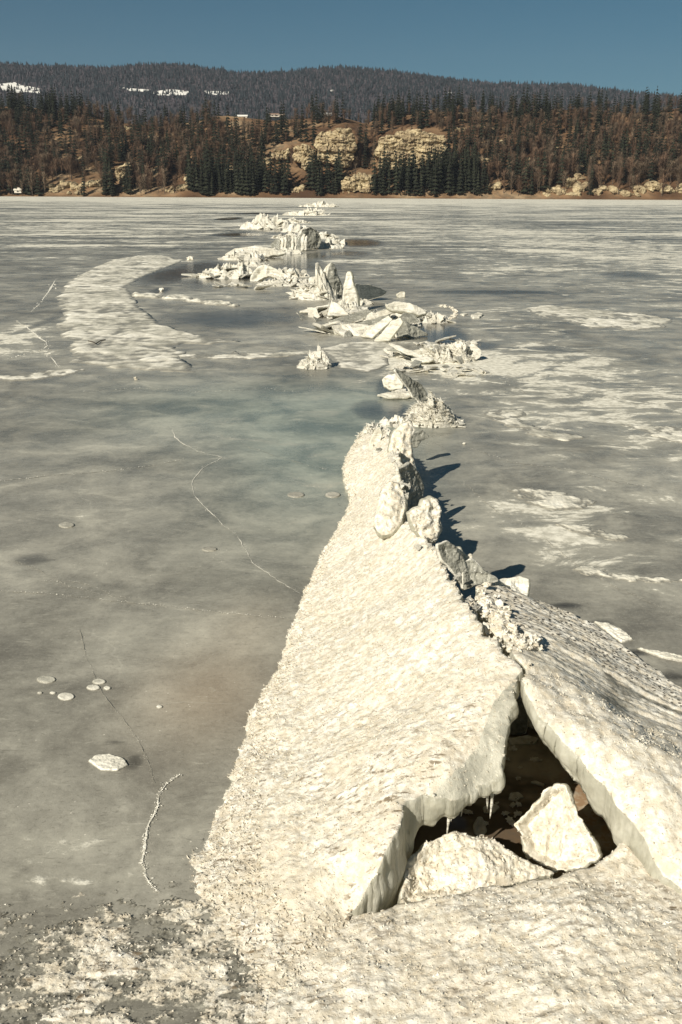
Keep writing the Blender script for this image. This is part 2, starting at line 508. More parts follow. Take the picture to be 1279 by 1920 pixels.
def ice_z(X, Y): return 0.004 * fbm(X * .8, Y * .8, 3, 5) * np.clip(12 / Y, 0, 1)
def build_lake():
    ys = np.geomspace(0.55, SHORE, 470)
    tx = np.r_[np.linspace(-2.2, -.45, 24)[:-1], np.linspace(-.45, .45, 330), np.linspace(.45, 2.2, 24)[1:]]
    # width keeps a minimum so that the sheet does not come to a point under the camera
    Yg, Tg = np.meshgrid(ys, tx, indexing='ij')
    Xg = Tg * (Yg + .9)
    X = Xg.ravel(); Y = Yg.ravel()
    Z = ice_z(X, Y)
    teal = np.clip(gauss(X, Y, 600, 840, 170, 110) + .7 * gauss(X, Y, 420, 760, 260, 60) + .5 * gauss(X, Y, 700, 760, 90, 60), 0, 1)
    brown = np.clip(gauss(X, Y, 390, 1300, 120, 90) + .35 * gauss(X, Y, 470, 1170, 80, 50), 0, 1)
    wet_dark = np.zeros_like(X)
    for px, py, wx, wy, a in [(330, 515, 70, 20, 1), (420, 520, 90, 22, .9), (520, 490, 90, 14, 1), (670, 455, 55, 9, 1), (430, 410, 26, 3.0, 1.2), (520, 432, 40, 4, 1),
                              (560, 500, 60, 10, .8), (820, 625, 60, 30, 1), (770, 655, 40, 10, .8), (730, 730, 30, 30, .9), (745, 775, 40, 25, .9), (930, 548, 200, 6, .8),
                              (450, 600, 190, 28, .55), (700, 770, 50, 24, .8), (1180, 515, 90, 12, .6), (120, 1760, 300, 120, .42), (440, 597, 190, 26, .75), (92, 600, 26, 50, .5), (75, 522, 90, 14, .5), (300, 545, 30, 12, .7), (1060, 1136, 40, 6, 1), (1130, 1172, 40, 8, 1), (1200, 1224, 45, 8, 1), (1262, 1266, 45, 9, 1), (640, 610, 60, 12, .6), (900, 648, 60, 10, .7), (700, 690, 50, 14, .5), (450, 440, 70, 5, .9), (480, 400, 60, 2, .8), (640, 475, 90, 8, .7), (380, 500, 90, 16, .7), (60, 505, 90, 10, .5), (80, 570, 60, 35, .5), (560, 480, 90, 9, .9),  # spots along the right slab's far edge: wet ice with shade painted in
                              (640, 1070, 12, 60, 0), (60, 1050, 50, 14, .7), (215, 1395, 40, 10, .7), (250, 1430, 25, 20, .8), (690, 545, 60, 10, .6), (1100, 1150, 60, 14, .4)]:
        wet_dark = np.maximum(wet_dark, a * gauss(X, Y, px, py, wx, wy))
    wet_dark = np.clip(wet_dark, 0, 1)
    snow = np.zeros_like(X)
    for px, py, wx, wy, a in [(180, 600, 120, 60, .02), (350, 395, 330, 8, .05), (900, 388, 400, 8, .05), (1000, 470, 160, 16, .09), (1150, 440, 160, 14, .05), (30, 625, 60, 40, .08),
                              (1080, 590, 110, 18, .06), (690, 670, 90, 22, .05), (820, 690, 110, 22, .08), (950, 790, 110, 30, .04), (1000, 930, 110, 40, .06), (1060, 1000, 140, 70, .055), (950, 700, 200, 40, .045), (1150, 680, 140, 40, .04), (900, 760, 120, 24, .03), (1150, 1100, 120, 30, .03), (1220, 810, 60, 18, .10),
                              (300, 435, 160, 12, .04), (130, 440, 120, 12, .05), (150, 1390, 70, 12, .06), (205, 1430, 44, 14, .12), (60, 1450, 60, 12, .07), (130, 985, 40, 12, .06), (210, 1470, 60, 20, .03),
                              (180, 1560, 120, 40, .05), (365, 1530, 18, 30, .06), (270, 1600, 30, 40, .05), (90, 1650, 180, 26, .12), (900, 930, 50, 14, .03), (560, 660, 200, 12, .03),
                              (600, 840, 200, 140, -.08), (380, 800, 200, 60, -.07), (300, 1200, 280, 130, -.06), (300, 720, 260, 24, -.03), (450, 600, 160, 30, -.06), (1150, 540, 150, 14, -.04), (1000, 850, 120, 30, -.03), (450, 1000, 150, 80, -.05)]:
        snow = snow + a * gauss(X, Y, px, py, wx, wy)
    streak = np.zeros_like(X) - .05
    for px, py, wx, wy, a in [(1080, 720, 320, 130, .075), (1000, 600, 330, 50, .05), (1050, 1000, 160, 90, .075), (1130, 1130, 160, 60, .04), (1000, 880, 140, 60, .03), (120, 425, 200, 28, .075), (30, 618, 40, 28, .09), (1100, 460, 320, 60, .08),
                              (760, 690, 120, 40, .06), (150, 1560, 200, 120, .045), (340, 1520, 60, 60, .04), (120, 1440, 160, 50, .05), (130, 1020, 160, 70, .03)]:
        streak = np.maximum(streak, -.05 + a * 1.9 * gauss(X, Y, px, py, wx, wy))
    streak = np.maximum(streak, -.05 + .10 * sstep(18, 50, Y))
    far = .25 * sstep(5, 14, Y) + 1.5 * sstep(14, 50, Y)
    snow = snow + .19 * sstep(130, 330, Y) - .012 * sstep(10, 30, Y) * (1 - sstep(100, 160, Y)) - .012 * (1 - sstep(2, 5, Y))
    near = 1 - sstep(5, 12, Y)
    nr, nc = Yg.shape
    idx = np.arange(nr * nc).reshape(nr, nc)
    fc = np.stack([idx[:-1, :-1], idx[:-1, 1:], idx[1:, 1:], idx[1:, :-1]], -1).reshape(-1, 4)
    ctr = np.stack([X[fc].mean(1), Y[fc].mean(1)], 1)
    fc = fc[~inside(ctr, HOLE)]
    me = new_mesh('lake_ice', np.stack([X, Y, Z], 1), fc, M_ICE, True, dict(teal=teal, brown=brown, wet_dark=wet_dark, snow=snow, far=far, near=near, streak=streak))
    tag(link('lake_ice', me), kind='structure')
build_lake()

# water in the open lead under the broken slabs
def build_water():
    n = 40
    xs = np.linspace(-.1, 1.5, n); ysr = np.linspace(1.7, 3.6, n)
    Yg, Xg = np.meshgrid(ysr, xs, indexing='ij'); X = Xg.ravel(); Y = Yg.ravel()
    idx = np.arange(n * n).reshape(n, n)
    fc = np.stack([idx[:-1, :-1], idx[:-1, 1:], idx[1:, 1:], idx[1:, :-1]], -1).reshape(-1, 4)
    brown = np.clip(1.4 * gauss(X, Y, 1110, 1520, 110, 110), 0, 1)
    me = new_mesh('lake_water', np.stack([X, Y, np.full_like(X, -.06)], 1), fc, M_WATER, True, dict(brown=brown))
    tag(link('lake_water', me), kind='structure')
build_water()

# ------------------------------------------------------------------ generic ice slab: a displaced sheet with a real broken rim
def sheet(name, Q, res, top, bottom, mats, frame=None, levels=4, jit=.006, attrs=None, seed=1, parent=None, snap=True, flat=False):
    """Q outline in the sheet's own plane; top/bottom(P, dist) heights; frame=(O,U,V,N)."""
    lo = Q.min(0) - res; hi = Q.max(0) + res
    nx = int((hi[0] - lo[0]) / res) + 2; ny = int((hi[1] - lo[1]) / res) + 2
    gx = lo[0] + np.arange(nx) * res; gy = lo[1] + np.arange(ny) * res
    Yg, Xg = np.meshgrid(gy, gx, indexing='ij')
    P = np.stack([Xg.ravel(), Yg.ravel()], 1)
    ins = inside(P, Q).reshape(ny, nx)
    cell = ins[:-1, :-1] & ins[1:, :-1] & ins[:-1, 1:] & ins[1:, 1:]
    idx = np.arange(nx * ny).reshape(ny, nx)
    fc = np.stack([idx[:-1, :-1], idx[:-1, 1:], idx[1:, 1:], idx[1:, :-1]], -1)[cell]
    if len(fc) == 0:
        return None
    used = np.unique(fc); remap = np.full(nx * ny, -1); remap[used] = np.arange(len(used))
    fc = remap[fc]; P = P[used]
    e = np.concatenate([fc[:, [0, 1]], fc[:, [1, 2]], fc[:, [2, 3]], fc[:, [3, 0]]])
    key = np.sort(e, 1); k1 = key[:, 0].astype(np.int64) * (len(P) + 1) + key[:, 1]
    u, inv, cnt = np.unique(k1, return_inverse=True, return_counts=True)
    be = e[cnt[inv] == 1]
    bv = np.unique(be)
    dist, near, arg = nearest(P, Q)
    if snap:
        k = bv[dist[bv] < 2.2 * res]
        P[k] = near[k]; 
    dist[bv] = 0
    zt = top(P, dist); zb = np.minimum(bottom(P, dist), zt - 1e-4)
    n = len(P)
    V = [np.c_[P, zt]]; F4 = [fc]; mi = [np.zeros(len(fc), int)]
    rm = np.full(n, -1); rm[bv] = np.arange(len(bv))
    # outward normals at the rim
    c_out = np.zeros((n, 2))
    d = P[be[:, 1]] - P[be[:, 0]]; on = np.stack([d[:, 1], -d[:, 0]], 1)
    np.add.at(c_out, be[:, 0], on); np.add.at(c_out, be[:, 1], on)
    bn = c_out[bv]; bn /= np.linalg.norm(bn, axis=1)[:, None] + 1e-9
    off = n; prev = bv.copy()
    S = 1.0 / max(jit * 6, 1e-6)
    for l in range(1, levels + 1):
        t = l / (levels)
        z = zt[bv] * (1 - t) + zb[bv] * t
        j = jit * (.55 * fbm((P[bv, 0] + P[bv, 1] * .37) * S, z * S + seed, 3, seed + 11) + 1.1 * ridged((P[bv, 0] - P[bv, 1] * .6) * S * .38 + z * S * .2, z * S * .30 + seed, 2, seed + 13) - .5 + .5 * math.sin(math.pi * t) - .35 * (t > .75)) if l < levels else -.6 * jit * np.ones(len(bv))
        V.append(np.c_[P[bv] + bn * np.asarray(j)[:, None], z])
        cur = off + np.arange(len(bv))
        if l == 1:
            a, b_ = be[:, 0], be[:, 1]; pa, pb = a, b_
        else:
            pa, pb = prev[rm[be[:, 0]]], prev[rm[be[:, 1]]]
        ca, cb = cur[rm[be[:, 0]]], cur[rm[be[:, 1]]]
        F4.append(np.stack([pa, ca, cb, pb], 1)); mi.append(np.ones(len(be), int))
        prev = cur; off += len(bv)
    # underside
    inn = np.setdiff1d(np.arange(n), bv); um = np.empty(n, int); um[bv] = prev; um[inn] = off + np.arange(len(inn))
    V.append(np.c_[P[inn], zb[inn]]); off += len(inn)
    F4.append(um[fc][:, ::-1]); mi.append(np.ones(len(fc), int))
    V = np.concatenate(V); F4 = np.concatenate(F4); mi = np.concatenate(mi)
    at_ = {}
    for k, f in (attrs or {}).items():
        a = np.zeros(len(V)); a[:n] = f(P, dist); at_[k] = a
    if frame is not None:
        O, U, W, N = [np.asarray(q, float) for q in frame]
        V = V[:, 0:1] * U + V[:, 1:2] * W + V[:, 2:3] * N          # local to O
    me = new_mesh(name, V, F4, mats, True, at_, mi if isinstance(mats, (list, tuple)) and len(mats) > 1 else None)
    if flat:
        me.polygons.foreach_set('use_smooth', (mi == 0))
    o = link(name, me, parent)
    if frame is not None:
        o.location = tuple(frame[0])
    o['_n'] = n
    return o

def crystals(name, o, count, seed, region=None, lmin=.003, lmax=.0095, parent=None, mat=None, wid=.5):
    """thin melted ice needles that stand on a slab and point at the sun"""
    n = o['_n']
    co = np.empty(len(o.data.vertices) * 3, np.float32); o.data.vertices.foreach_get('co', co)
    co = co.reshape(-1, 3)[:n] + np.array(o.location)
    if region is not None:
        co = co[region(co)]
    r = np.random.default_rng(seed)
    b = co[r.integers(0, len(co), count)]
    L = r.uniform(lmin, lmax, count) * r.uniform(.5, 1, count)
    d = np.array([-.70, -.25, .50]) + r.normal(0, .45, (count, 3)); d /= np.linalg.norm(d, axis=1)[:, None]
    s = np.cross(d, r.normal(0, 1, (count, 3))); s /= np.linalg.norm(s, axis=1)[:, None]
    t = np.cross(d, s)
    wd = (L * wid)[:, None]; L = L[:, None]
    b = b - d * L * .3
    V = np.stack([b + s * wd, b - s * wd * .5 + t * wd * .8, b - s * wd * .5 - t * wd * .8, b + d * L * 1.3 + s * wd * .2], 1)
    base = (np.arange(count) * 4)[:, None]
    Fc = np.concatenate([base + np.array([0, 1, 3]), base + np.array([1, 2, 3]), base + np.array([2, 0, 3])])
    V = V.reshape(-1, 3) - np.array(o.location)
    me = new_mesh(name, V, Fc, mat or M_SNOW, False, dict(dirt=np.full(len(V), .3)))
    c = link(name, me, parent if parent is not None else o)
    c['kind'] = 'stuff'
    return c

def snow_disp(P, a=1.0, seed=0):
    x, y = P[:, 0], P[:, 1]
    e = np.array([.80, -.60]); p = np.array([.60, .80])
    al = x * e[0] + y * e[1]; ac = x * p[0] + y * p[1]
    d = .020 * fbm(x * 5, y * 5, 3, seed + 1) + .0055 * fbm(x * 22, y * 22, 3, seed + 2)
    sp = ridged(al * 22, ac * 62, 2, seed + 3)
    d = d + .0033 * np.clip(sp, -.6, 1) + .0028 * fbm(x * 110, y * 110, 2, seed + 4)
    return a * d

def in_px(polypx, zf):
    Q = np.array([at(a, b, z)[:2] for a, b, z in polypx])
    return Q

def soft_poly(Q, width):
    def f(P, dist=None):
        d, _, _ = nearest(P, Q); s = inside(P, Q)
        return sstep(-width, width, np.where(s, d, -d))
    return f

def ground_slab(name, outline, ctrl, res, seed, disp=1.0, amp=.012, mats=None, attrs=None, levels=8, jit=.012, round_=.005, dispfn=None, extra=None):
    """outline/ctrl: (px, py, z, thickness)"""
    Pw = np.array([at(a, b, z) for a, b, z, t in outline]); th = np.array([t for *_, t in outline])
    C = np.array([at(a, b, z) for a, b, z in ctrl]) if ctrl else np.zeros((0, 3))
    zf = rbf(np.r_[Pw[:, :2], C[:, :2]], np.r_[Pw[:, 2], C[:, 2]], 1e-3)
    tf_pts = Pw[:, :2]
    def tf(P):
        out = np.empty(len(P))
        for s in range(0, len(P), 8000):
            d2 = ((P[s:s + 8000, None] - tf_pts[None]) ** 2).sum(2) + 4e-4
            wgt = 1 / d2 ** 1.5
            out[s:s + 8000] = (wgt * th).sum(1) / wgt.sum(1)
        return out
    Q = fractal_outline(Pw[:, :2], .008, amp, seed)
    def top(P, dist):
        z = zf(P)
        z = z + (dispfn(P) if dispfn else snow_disp(P, disp, seed)) * np.clip(.35 + dist / .03, 0, 1)
        z = z - round_ * np.exp(-dist / .012)
        if extra: z = z + extra(P, dist)
        return z
    def bottom(P, dist):
        return zf(P) - tf(P)
    o = sheet(name, Q, res, top, bottom, mats or [M_SNOW, M_SIDE], levels=levels, jit=jit, attrs=attrs, seed=seed)
    return o, zf

# ------------------------------------------------------------------ foreground slabs
A_out = [(985, 1256, .42, .07), (968, 1290, .40, .06), (952, 1350, .345, .06), (942, 1415, .29, .06), (937, 1450, .25, .05), (908, 1478, .215, .05), (880, 1497, .20, .05),
         (840, 1500, .21, .06), (800, 1495, .23, .10), (762, 1505, .235, .25), (742, 1540, .215, .28), (722, 1595, .175, .26), (695, 1650, .12, .22), (668, 1697, .065, .16), (652, 1724, .02, .12),
         (640, 1790, .012, .1), (620, 1880, .004, .1), (500, 1880, .0, .1), (400, 1760, -.004, .1), (350, 1660, -.004, .1), (340, 1608, .0, .1),
         (395, 1565, .004, .1), (418, 1500, .004, .1), (452, 1400, .006, .1), (472, 1330, .006, .1), (520, 1250, .006, .1), (548, 1170, .008, .1), (575, 1100, .008, .1), (602, 1040, .01, .1), (638, 980, .02, .12),
         (658, 935, .025, .14), (646, 905, .02, .14), (642, 878, .015, .14), (652, 850, .01, .14), (668, 822, .01, .14), (690, 812, .06, .14), (715, 812, .13, .2), (738, 822, .22, .25), (748, 850, .26, .25),
         (752, 880, .29, .2), (755, 915, .33, .2), (760, 950, .35, .15), (775, 985, .37, .12), (805, 1020, .40, .1), (830, 1050, .42, .1), (850, 1090, .43, .1), (880, 1140, .44, .09), (915, 1190, .445, .08), (950, 1225, .44, .07)]
A_ctl = [(580, 1760, .03), (520, 1740, .03), (460, 1680, .025), (700, 1100, .22), (700, 1200, .24), (760, 1300, .27), (620, 1300, .13), (650, 1450, .16), (560, 1500, .09), (520, 1620, .055), (600, 1640, .09), (860, 1300, .355), (900, 1380, .32),
         (850, 1440, .285), (780, 1450, .26), (700, 950, .19), (695, 880, .14), (720, 1010, .25), (640, 1160, .13), (690, 1540, .17), (905, 1435, .275), (870, 1468, .245), (800, 1180, .36), (780, 1080, .33)]
gA = soft_poly(np.array([at(a, b, z)[:2] for a, b, z in [(800, 1500, .22), (850, 1448, .27), (895, 1395, .31), (925, 1330, .35), (962, 1280, .40), (990, 1270, .42), (960, 1480, .25), (880, 1520, .18)]]), .014)
gA2 = soft_poly(np.array([at(a, b, z)[:2] for a, b, z in [(905, 1170, .43), (960, 1180, .44), (985, 1240, .43), (940, 1240, .42)]]), .02)
dirtA = lambda P, d: np.clip(.25 + .75 * sstep(3.0, 2.3, P[:, 1]) - .4 * sstep(.05, .3, P[:, 0]) * sstep(2.3, 2.6, P[:, 1]) + .3 * fbm(P[:, 0] * 4, P[:, 1] * 4, 3, 88), 0, 1) 
slabA, zA = ground_slab('ice_slab', A_out, A_ctl, .0045, 21, 1.0, .019, attrs=dict(glaze=lambda P, d: np.clip(gA(P) + .3 * gA2(P), 0, 1), dirt=dirtA), levels=14, jit=.012)
tag(slabA, 'long white slab tilted up to the ridge crest, icicles under its broken right lip', 'ice slab')
crystals('ice_needles', slabA, 21000, 5)
crystals('ice_needles', slabA, 4500, 6, lambda c: c[:, 2] < .05, .006, .016, wid=.4)

B_out = [(988, 1262, .415, .08), (983, 1296, .40, .07), (1004, 1325, .38, .07), (1040, 1375, .34, .08), (1085, 1420, .30, .09), (1130, 1470, .26, .11), (1180, 1530, .22, .12), (1225, 1600, .17, .14), (1262, 1655, .13, .14),
         (1330, 1700, .11, .12), (1480, 1640, .10, .1), (1480, 1420, .11, .1), (1300, 1303, .12, .1), (1262, 1281, .13, .12), (1200, 1237, .16, .14), (1130, 1184, .19, .18), (1075, 1153, .215, .2), (1010, 1128, .25, .22),
         (965, 1110, .30, .2), (930, 1100, .34, .2), (893, 1098, .37, .2), (905, 1140, .40, .12), (940, 1190, .425, .1), (970, 1235, .43, .08)]
B_ctl = [(1040, 1255, .385), (1055, 1345, .365), (1112, 1400, .325), (1180, 1470, .275), (1230, 1540, .225), (1150, 1280, .27), (1200, 1350, .235), (1060, 1200, .32)]
def dispB(P):
    x, y = P[:, 0], P[:, 1]
    al = .97 * x - .22 * y; ac = .22 * x + .97 * y
    k = sstep(2.60, 2.74, ac + .06 * fbm(x * 5, y * 5, 3, 4))
    st = ridged(al * 1.1 + .3 * fbm(al * 3, ac * 3, 2, 5), ac * 10, 3, 31)
    return (1 - k) * (snow_disp(P, .7, 33) + .026 * fbm(x * 8, y * 8, 3, 8)) + k * (.017 * st + .006 * ridged(al * 9, ac * 45, 2, 9) + .004 * fbm(x * 60, y * 60, 3, 7))
def acB(P): return P[:, 0] * .22 + P[:, 1] * .97
def greyB(P, d):
    x, y = P[:, 0], P[:, 1]
    a = acB(P); al = .97 * x - .22 * y
    st = ridged(al * 1.1 + .3 * fbm(al * 3, a * 3, 2, 5), a * 10, 3, 31)
    return np.clip((sstep(2.58, 2.68, a) * (1 - .7 * sstep(2.98, 3.08, a)) * (1 - sstep(.32, .68, st)) * sstep(.05, .22, al)), 0, 1) * .55
slabB, zB = ground_slab('ice_slab', B_out, B_ctl, .0055, 41, 1.0, .012, attrs=dict(greyice=greyB, speck=lambda P, d: sstep(2.88, 2.98, acB(P)), dirt=lambda P, d: .3 + 0 * d),
                        levels=10, jit=.012, dispfn=dispB)
tag(slabB, 'right hand slab falling from the crest to dark ice, streaked with grey bands and pitted snow', 'ice slab')
crystals('ice_needles', slabB, 2500, 8, lambda c: (c[:, 0] * .22 + c[:, 1] * .97) < 2.66)

C_out = [(632, 1724, .03, .12), (690, 1712, .04, .12), (755, 1694, .05, .12), (820, 1680, .065, .14), (880, 1668, .075, .14), (960, 1656, .09, .14), (1040, 1640, .105, .15), (1125, 1610, .125, .16), (1150, 1588, .14, .16),
         (1168, 1568, .15, .16), (1186, 1586, .14, .16), (1214, 1604, .13, .16), (1245, 1634, .12, .16), (1320, 1680, .12, .16), (1400, 1800, .11, .16), (1400, 2080, .10, .2), (1000, 2080, .07, .14), (700, 2080, .03, .12),
         (470, 2050, -.005, .1), (430, 1930, -.006, .1), (470, 1850, -.006, .1), (540, 1800, .006, .1), (590, 1750, .022, .1)]
C_ctl = [(900, 1750, .085), (1100, 1720, .125), (1150, 1850, .12), (800, 1850, .06), (650, 1800, .045), (560, 1880, .018), (620, 1790, .03)]
def dispC(P):
    x, y = P[:, 0], P[:, 1]
    return .022 * fbm(x * 5, y * 5, 3, 62) + .007 * fbm(x * 20, y * 22, 3, 63) + .0045 * fbm(x * 55, y * 60, 3, 64) + .0022 * ridged(x * 120, y * 120, 2, 65)
slabC, zC = ground_slab('snow_covered_slab', C_out, C_ctl, .0045, 61, 1.15, .018, dispfn=dispC, attrs=dict(dirt=lambda P, d: np.clip(.60 + .8 * fbm(P[:, 0] * 5, P[:, 1] * 5, 3, 67), 0, 1)), levels=8, jit=.010)
tag(slabC, 'broad snow covered slab in front of the dark water, nearest to the viewer', 'ice slab')
crystals('ice_needles', slabC, 7000, 9)

# patchy rotten crust over the ice, bottom left
def crust():
    Q0 = np.array([at(a, b)[:2] for a, b in [(-120, 1700), (10, 1640), (70, 1672), (130, 1618), (185, 1668), (235, 1630), (275, 1662), (318, 1612), (350, 1580), (392, 1540), (412, 1480), (444, 1390), (520, 1390), (600, 1560), (640, 1700), (700, 1800), (760, 1900), (760, 2100), (-140, 2100)]])
    Q = fractal_outline(Q0, .012, .03, 71)
    def top(P, dist):
        x, y = P[:, 0], P[:, 1]
        n = .012 * fbm(x * 5, y * 8, 4, 72, .6) + .014 * fbm(x * 19, y * 27, 5, 73, .65) + .006 * ridged(x * 80, y * 90, 2, 74) - .002
        bias = .0065 + .007 * sstep(-.25, .12, x) - .018 * np.exp(-dist / .09)
        z = n + bias; CR['z'] = z
        return np.where(z > 0, z * .75, z * 1.2)
    CR = {}
    o = sheet('snow_crust', Q, .0042, top, lambda P, d: np.full(len(P), -.06), [M_SNOW, M_SIDE], levels=3, jit=.006,
              attrs=dict(dirt=lambda P, d: 1 + 0 * d, greyice=lambda P, d: np.clip(.98 - CR['z'] / .014 + .6 * fbm(P[:, 0] * 9, P[:, 1] * 14, 3, 79), 0, .95)), seed=75)
    tag(o, 'thin rotten snow crust with dark holes, left of the nearest slab', 'snow crust')
    crystals('ice_needles', o, 5000, 10, lambda c: c[:, 2] > .003, .003, .008)
crust()

# ------------------------------------------------------------------ traced chunks: outline on a leaning plane, with bulge and thickness
def chunk(name, label, cat, pts, base, z0=0.0, yaw=0, lean=15, thick=.05, bulge=.02, rough=.012, mats=None, res=None, seed=1, group=None, amp=None, glaze=0.0, grey=0.0, needles=0, flat=False, lens=.03, facet=.9):
    """pts: outline in the photo; base: the pixel of the foot, at height z0; yaw turns the face, lean tips it back (deg)."""
    O = at(*base, z0)
    s = scale_at(O)
    ya, le = R(yaw), R(lean)
    nh = np.array([math.sin(ya), -math.cos(ya), 0])
    N = nh * math.cos(le) + np.array([0, 0, 1]) * math.sin(le)
    U = np.cross(np.array([0, 0, 1]), N); U /= np.linalg.norm(U)
    W = np.cross(N, U)
    uv = []
    for p in pts:
        d = ray(*p); t = ((O - CP) @ N) / (d @ N); q = CP + d * t - O
        uv.append((q @ U, q @ W))
    uv = np.array(uv)
    a = 0.5 * np.sum(uv[:, 0] * np.roll(uv[:, 1], -1) - uv[:, 1] * np.roll(uv[:, 0], -1))
    if a < 0: uv = uv[::-1]
    res = res or 1.4 * s
    res = max(res, math.sqrt(abs(a)) / 90)
    Q = fractal_outline(uv, res * 1.2, amp if amp is not None else 1.6 * s, seed)
    lens = max(lens, res)
    Ls = math.sqrt(abs(a)); rf = np.random.default_rng(seed + 9); cen = uv.mean(0)
    pl = [(cen + rf.normal(0, .28, 2) * Ls, rf.normal(0, 1, 2) * bulge / Ls * 2.4) for _ in range(7)]
    def top(P, dist):
        fz = np.min([bulge * .9 + (P - c0) @ g0 for c0, g0 in pl], axis=0)
        fz = np.clip(fz, -bulge * .8, bulge * 1.2) - bulge
        k = 1 - np.exp(-dist / lens)
        f = 1 / (rough * 6 + 1e-6)
        return bulge * k + fz * np.clip(dist / lens, .0, 1) * facet + rough * (.55 * fbm(P[:, 0] * f * 4, P[:, 1] * f * 4, 3, seed + 6) + fbm(P[:, 0] * f, P[:, 1] * f, 3, seed) + .5 * ridged(P[:, 0] * f * 1.7, P[:, 1] * f * .8, 2, seed + 5)) * np.clip(dist / (res * 3), .15, 1)
    def bottom(P, dist):
        return -thick * (1 - .5 * np.exp(-dist / lens))
    o = sheet(name, Q, res, top, bottom, mats or [M_SNOW, M_SIDE], frame=(O, U, W, N), levels=4, jit=min(thick * .2, .008 + s), seed=seed, flat=flat,
              attrs=dict(glaze=lambda P, d: np.full(len(P), glaze), greyice=lambda P, d: np.full(len(P), grey), dirt=lambda P, d: np.full(len(P), .25)))
    tag(o, label, cat, group)
    if needles:
        crystals('ice_needles', o, needles, seed + 100, None, .004, .011)
    return o

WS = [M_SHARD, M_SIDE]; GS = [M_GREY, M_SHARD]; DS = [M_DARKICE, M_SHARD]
def lump_mesh(seed, n=10, m_=7):
    r = np.random.default_rng(seed)
    V = []; Fc = []
    off = r.uniform(0, 50, 2)
    for i in range(m_ + 1):
        th = math.pi * i / m_
        for k in range(n):
            a = 2 * math.pi * k / n
            q = 1 + .55 * float(fbm(np.array([off[0] + 2 * math.cos(a) * math.sin(th) + th]), np.array([off[1] + 2 * math.sin(a) * math.sin(th)]), 3, seed)[0]) * 1.6
            q *= 1 + .22 * r.normal() * (0 < i < m_)
            V.append((q * math.sin(th) * math.cos(a), q * math.sin(th) * math.sin(a) * .85, q * math.cos(th) * .75))
    for i in range(m_):
        for k in range(n):
            Fc.append((i * n + k, (i + 1) * n + k, (i + 1) * n + (k + 1) % n, i * n + (k + 1) % n))
    return new_mesh('snow_lump', V, Fc, M_SNOW, False)
LUMPS = [lump_mesh(200 + i) for i in range(6)]
def put_lump(p, r, label, group, cat='snow lump', squash=1.0, name='snow_lump'):
    o = link(name, random.choice(LUMPS)); o.location = tuple(p); o.scale = (r, r, r * squash)
    o.rotation_euler = (random.uniform(-.5, .5), random.uniform(-.5, .5), random.uniform(0, 6.3))
    tag(o, label, cat, group)
    return o
# blocks in and around the hole
chunk('ice_chunk', 'crusty flat topped chunk wedged between the front slab and the water', 'ice chunk', [(763, 1618), (795, 1582), (850, 1558), (922, 1574), (960, 1598), (1000, 1618), (1040, 1636), (990, 1652), (880, 1672), (752, 1698), (755, 1660)], (880, 1668), .03, 8, 60, .12, .03, .010, seed=101, lens=.03, needles=600, amp=.005)
chunk('ice_chunk', 'pointed white chunk standing upright in the dark open water', 'ice chunk', [(1042, 1470), (1060, 1474), (1072, 1505), (1100, 1555), (1128, 1606), (1085, 1628), (1040, 1634), (988, 1606), (978, 1568), (965, 1546), (990, 1520), (1012, 1498), (1020, 1482)], (1050, 1632), .0, -22, 32, .08, .035, .010, seed=103, lens=.022, needles=300, amp=.0045)
chunk('ice_chunk', 'small cone of ice poking out of the water under the icicles', 'ice chunk', [(896, 1532), (903, 1536), (912, 1560), (905, 1568), (890, 1564), (888, 1550)], (900, 1567), -.06, 0, 25, .02, .015, .003, seed=104, lens=.01, glaze=.5)
for i, (lab, p, bpx) in enumerate([('thin pale floe drifting at the back of the dark hole', [(952, 1384), (990, 1378), (1010, 1384), (1000, 1394), (958, 1396)], (980, 1388)),
        ('small angular floe floating below the slab lip', [(958, 1486), (972, 1484), (980, 1492), (968, 1500), (954, 1498)], (968, 1492)),
        ('small pale floe floating behind the icicles', [(907, 1512), (925, 1506), (937, 1512), (925, 1524), (908, 1522)], (922, 1515)),
        ('thin curved sliver of ice floating nearest the upright chunk', [(992, 1466), (1005, 1463), (1022, 1470), (1018, 1473), (1004, 1468)], (1006, 1468))]):
    chunk('ice_floe', lab, 'ice floe', p, bpx, -.055, 0, 86, .012, .006, .002, seed=110 + i, lens=.008)
chunk('ice_plate', 'grey plate of ice standing inside the back of the hole', 'ice plate', [(955, 1378), (957, 1320), (965, 1304), (985, 1318), (990, 1350), (985, 1376)], (970, 1378), -.06, 0, 10, .03, .01, .004, mats=GS, seed=115)
chunk('ice_plate', 'pale wedge of ice beside the grey plate inside the hole', 'ice plate', [(980, 1322), (1000, 1325), (1010, 1345), (1002, 1368), (990, 1360)], (996, 1370), -.06, 15, 12, .02, .01, .003, seed=116)

rr_ = np.random.default_rng(321)
for i in range(26):
    px, py = rr_.uniform(950, 1110), rr_.uniform(1390, 1545)
    if px < 930 + (py - 1390) * .1 or px > 1040 + (py - 1400) * .75 or (985 < px < 1100 and py > 1480): px, py = rr_.uniform(850, 975), rr_.uniform(1500, 1560)
    p = at(px, py, -.055)
    put_lump(p, rr_.uniform(.004, .012), 'scrap of ice floating in the dark hole between the two slabs', 'ice scraps floating in the hole', 'ice scrap', .6, 'ice_scrap')
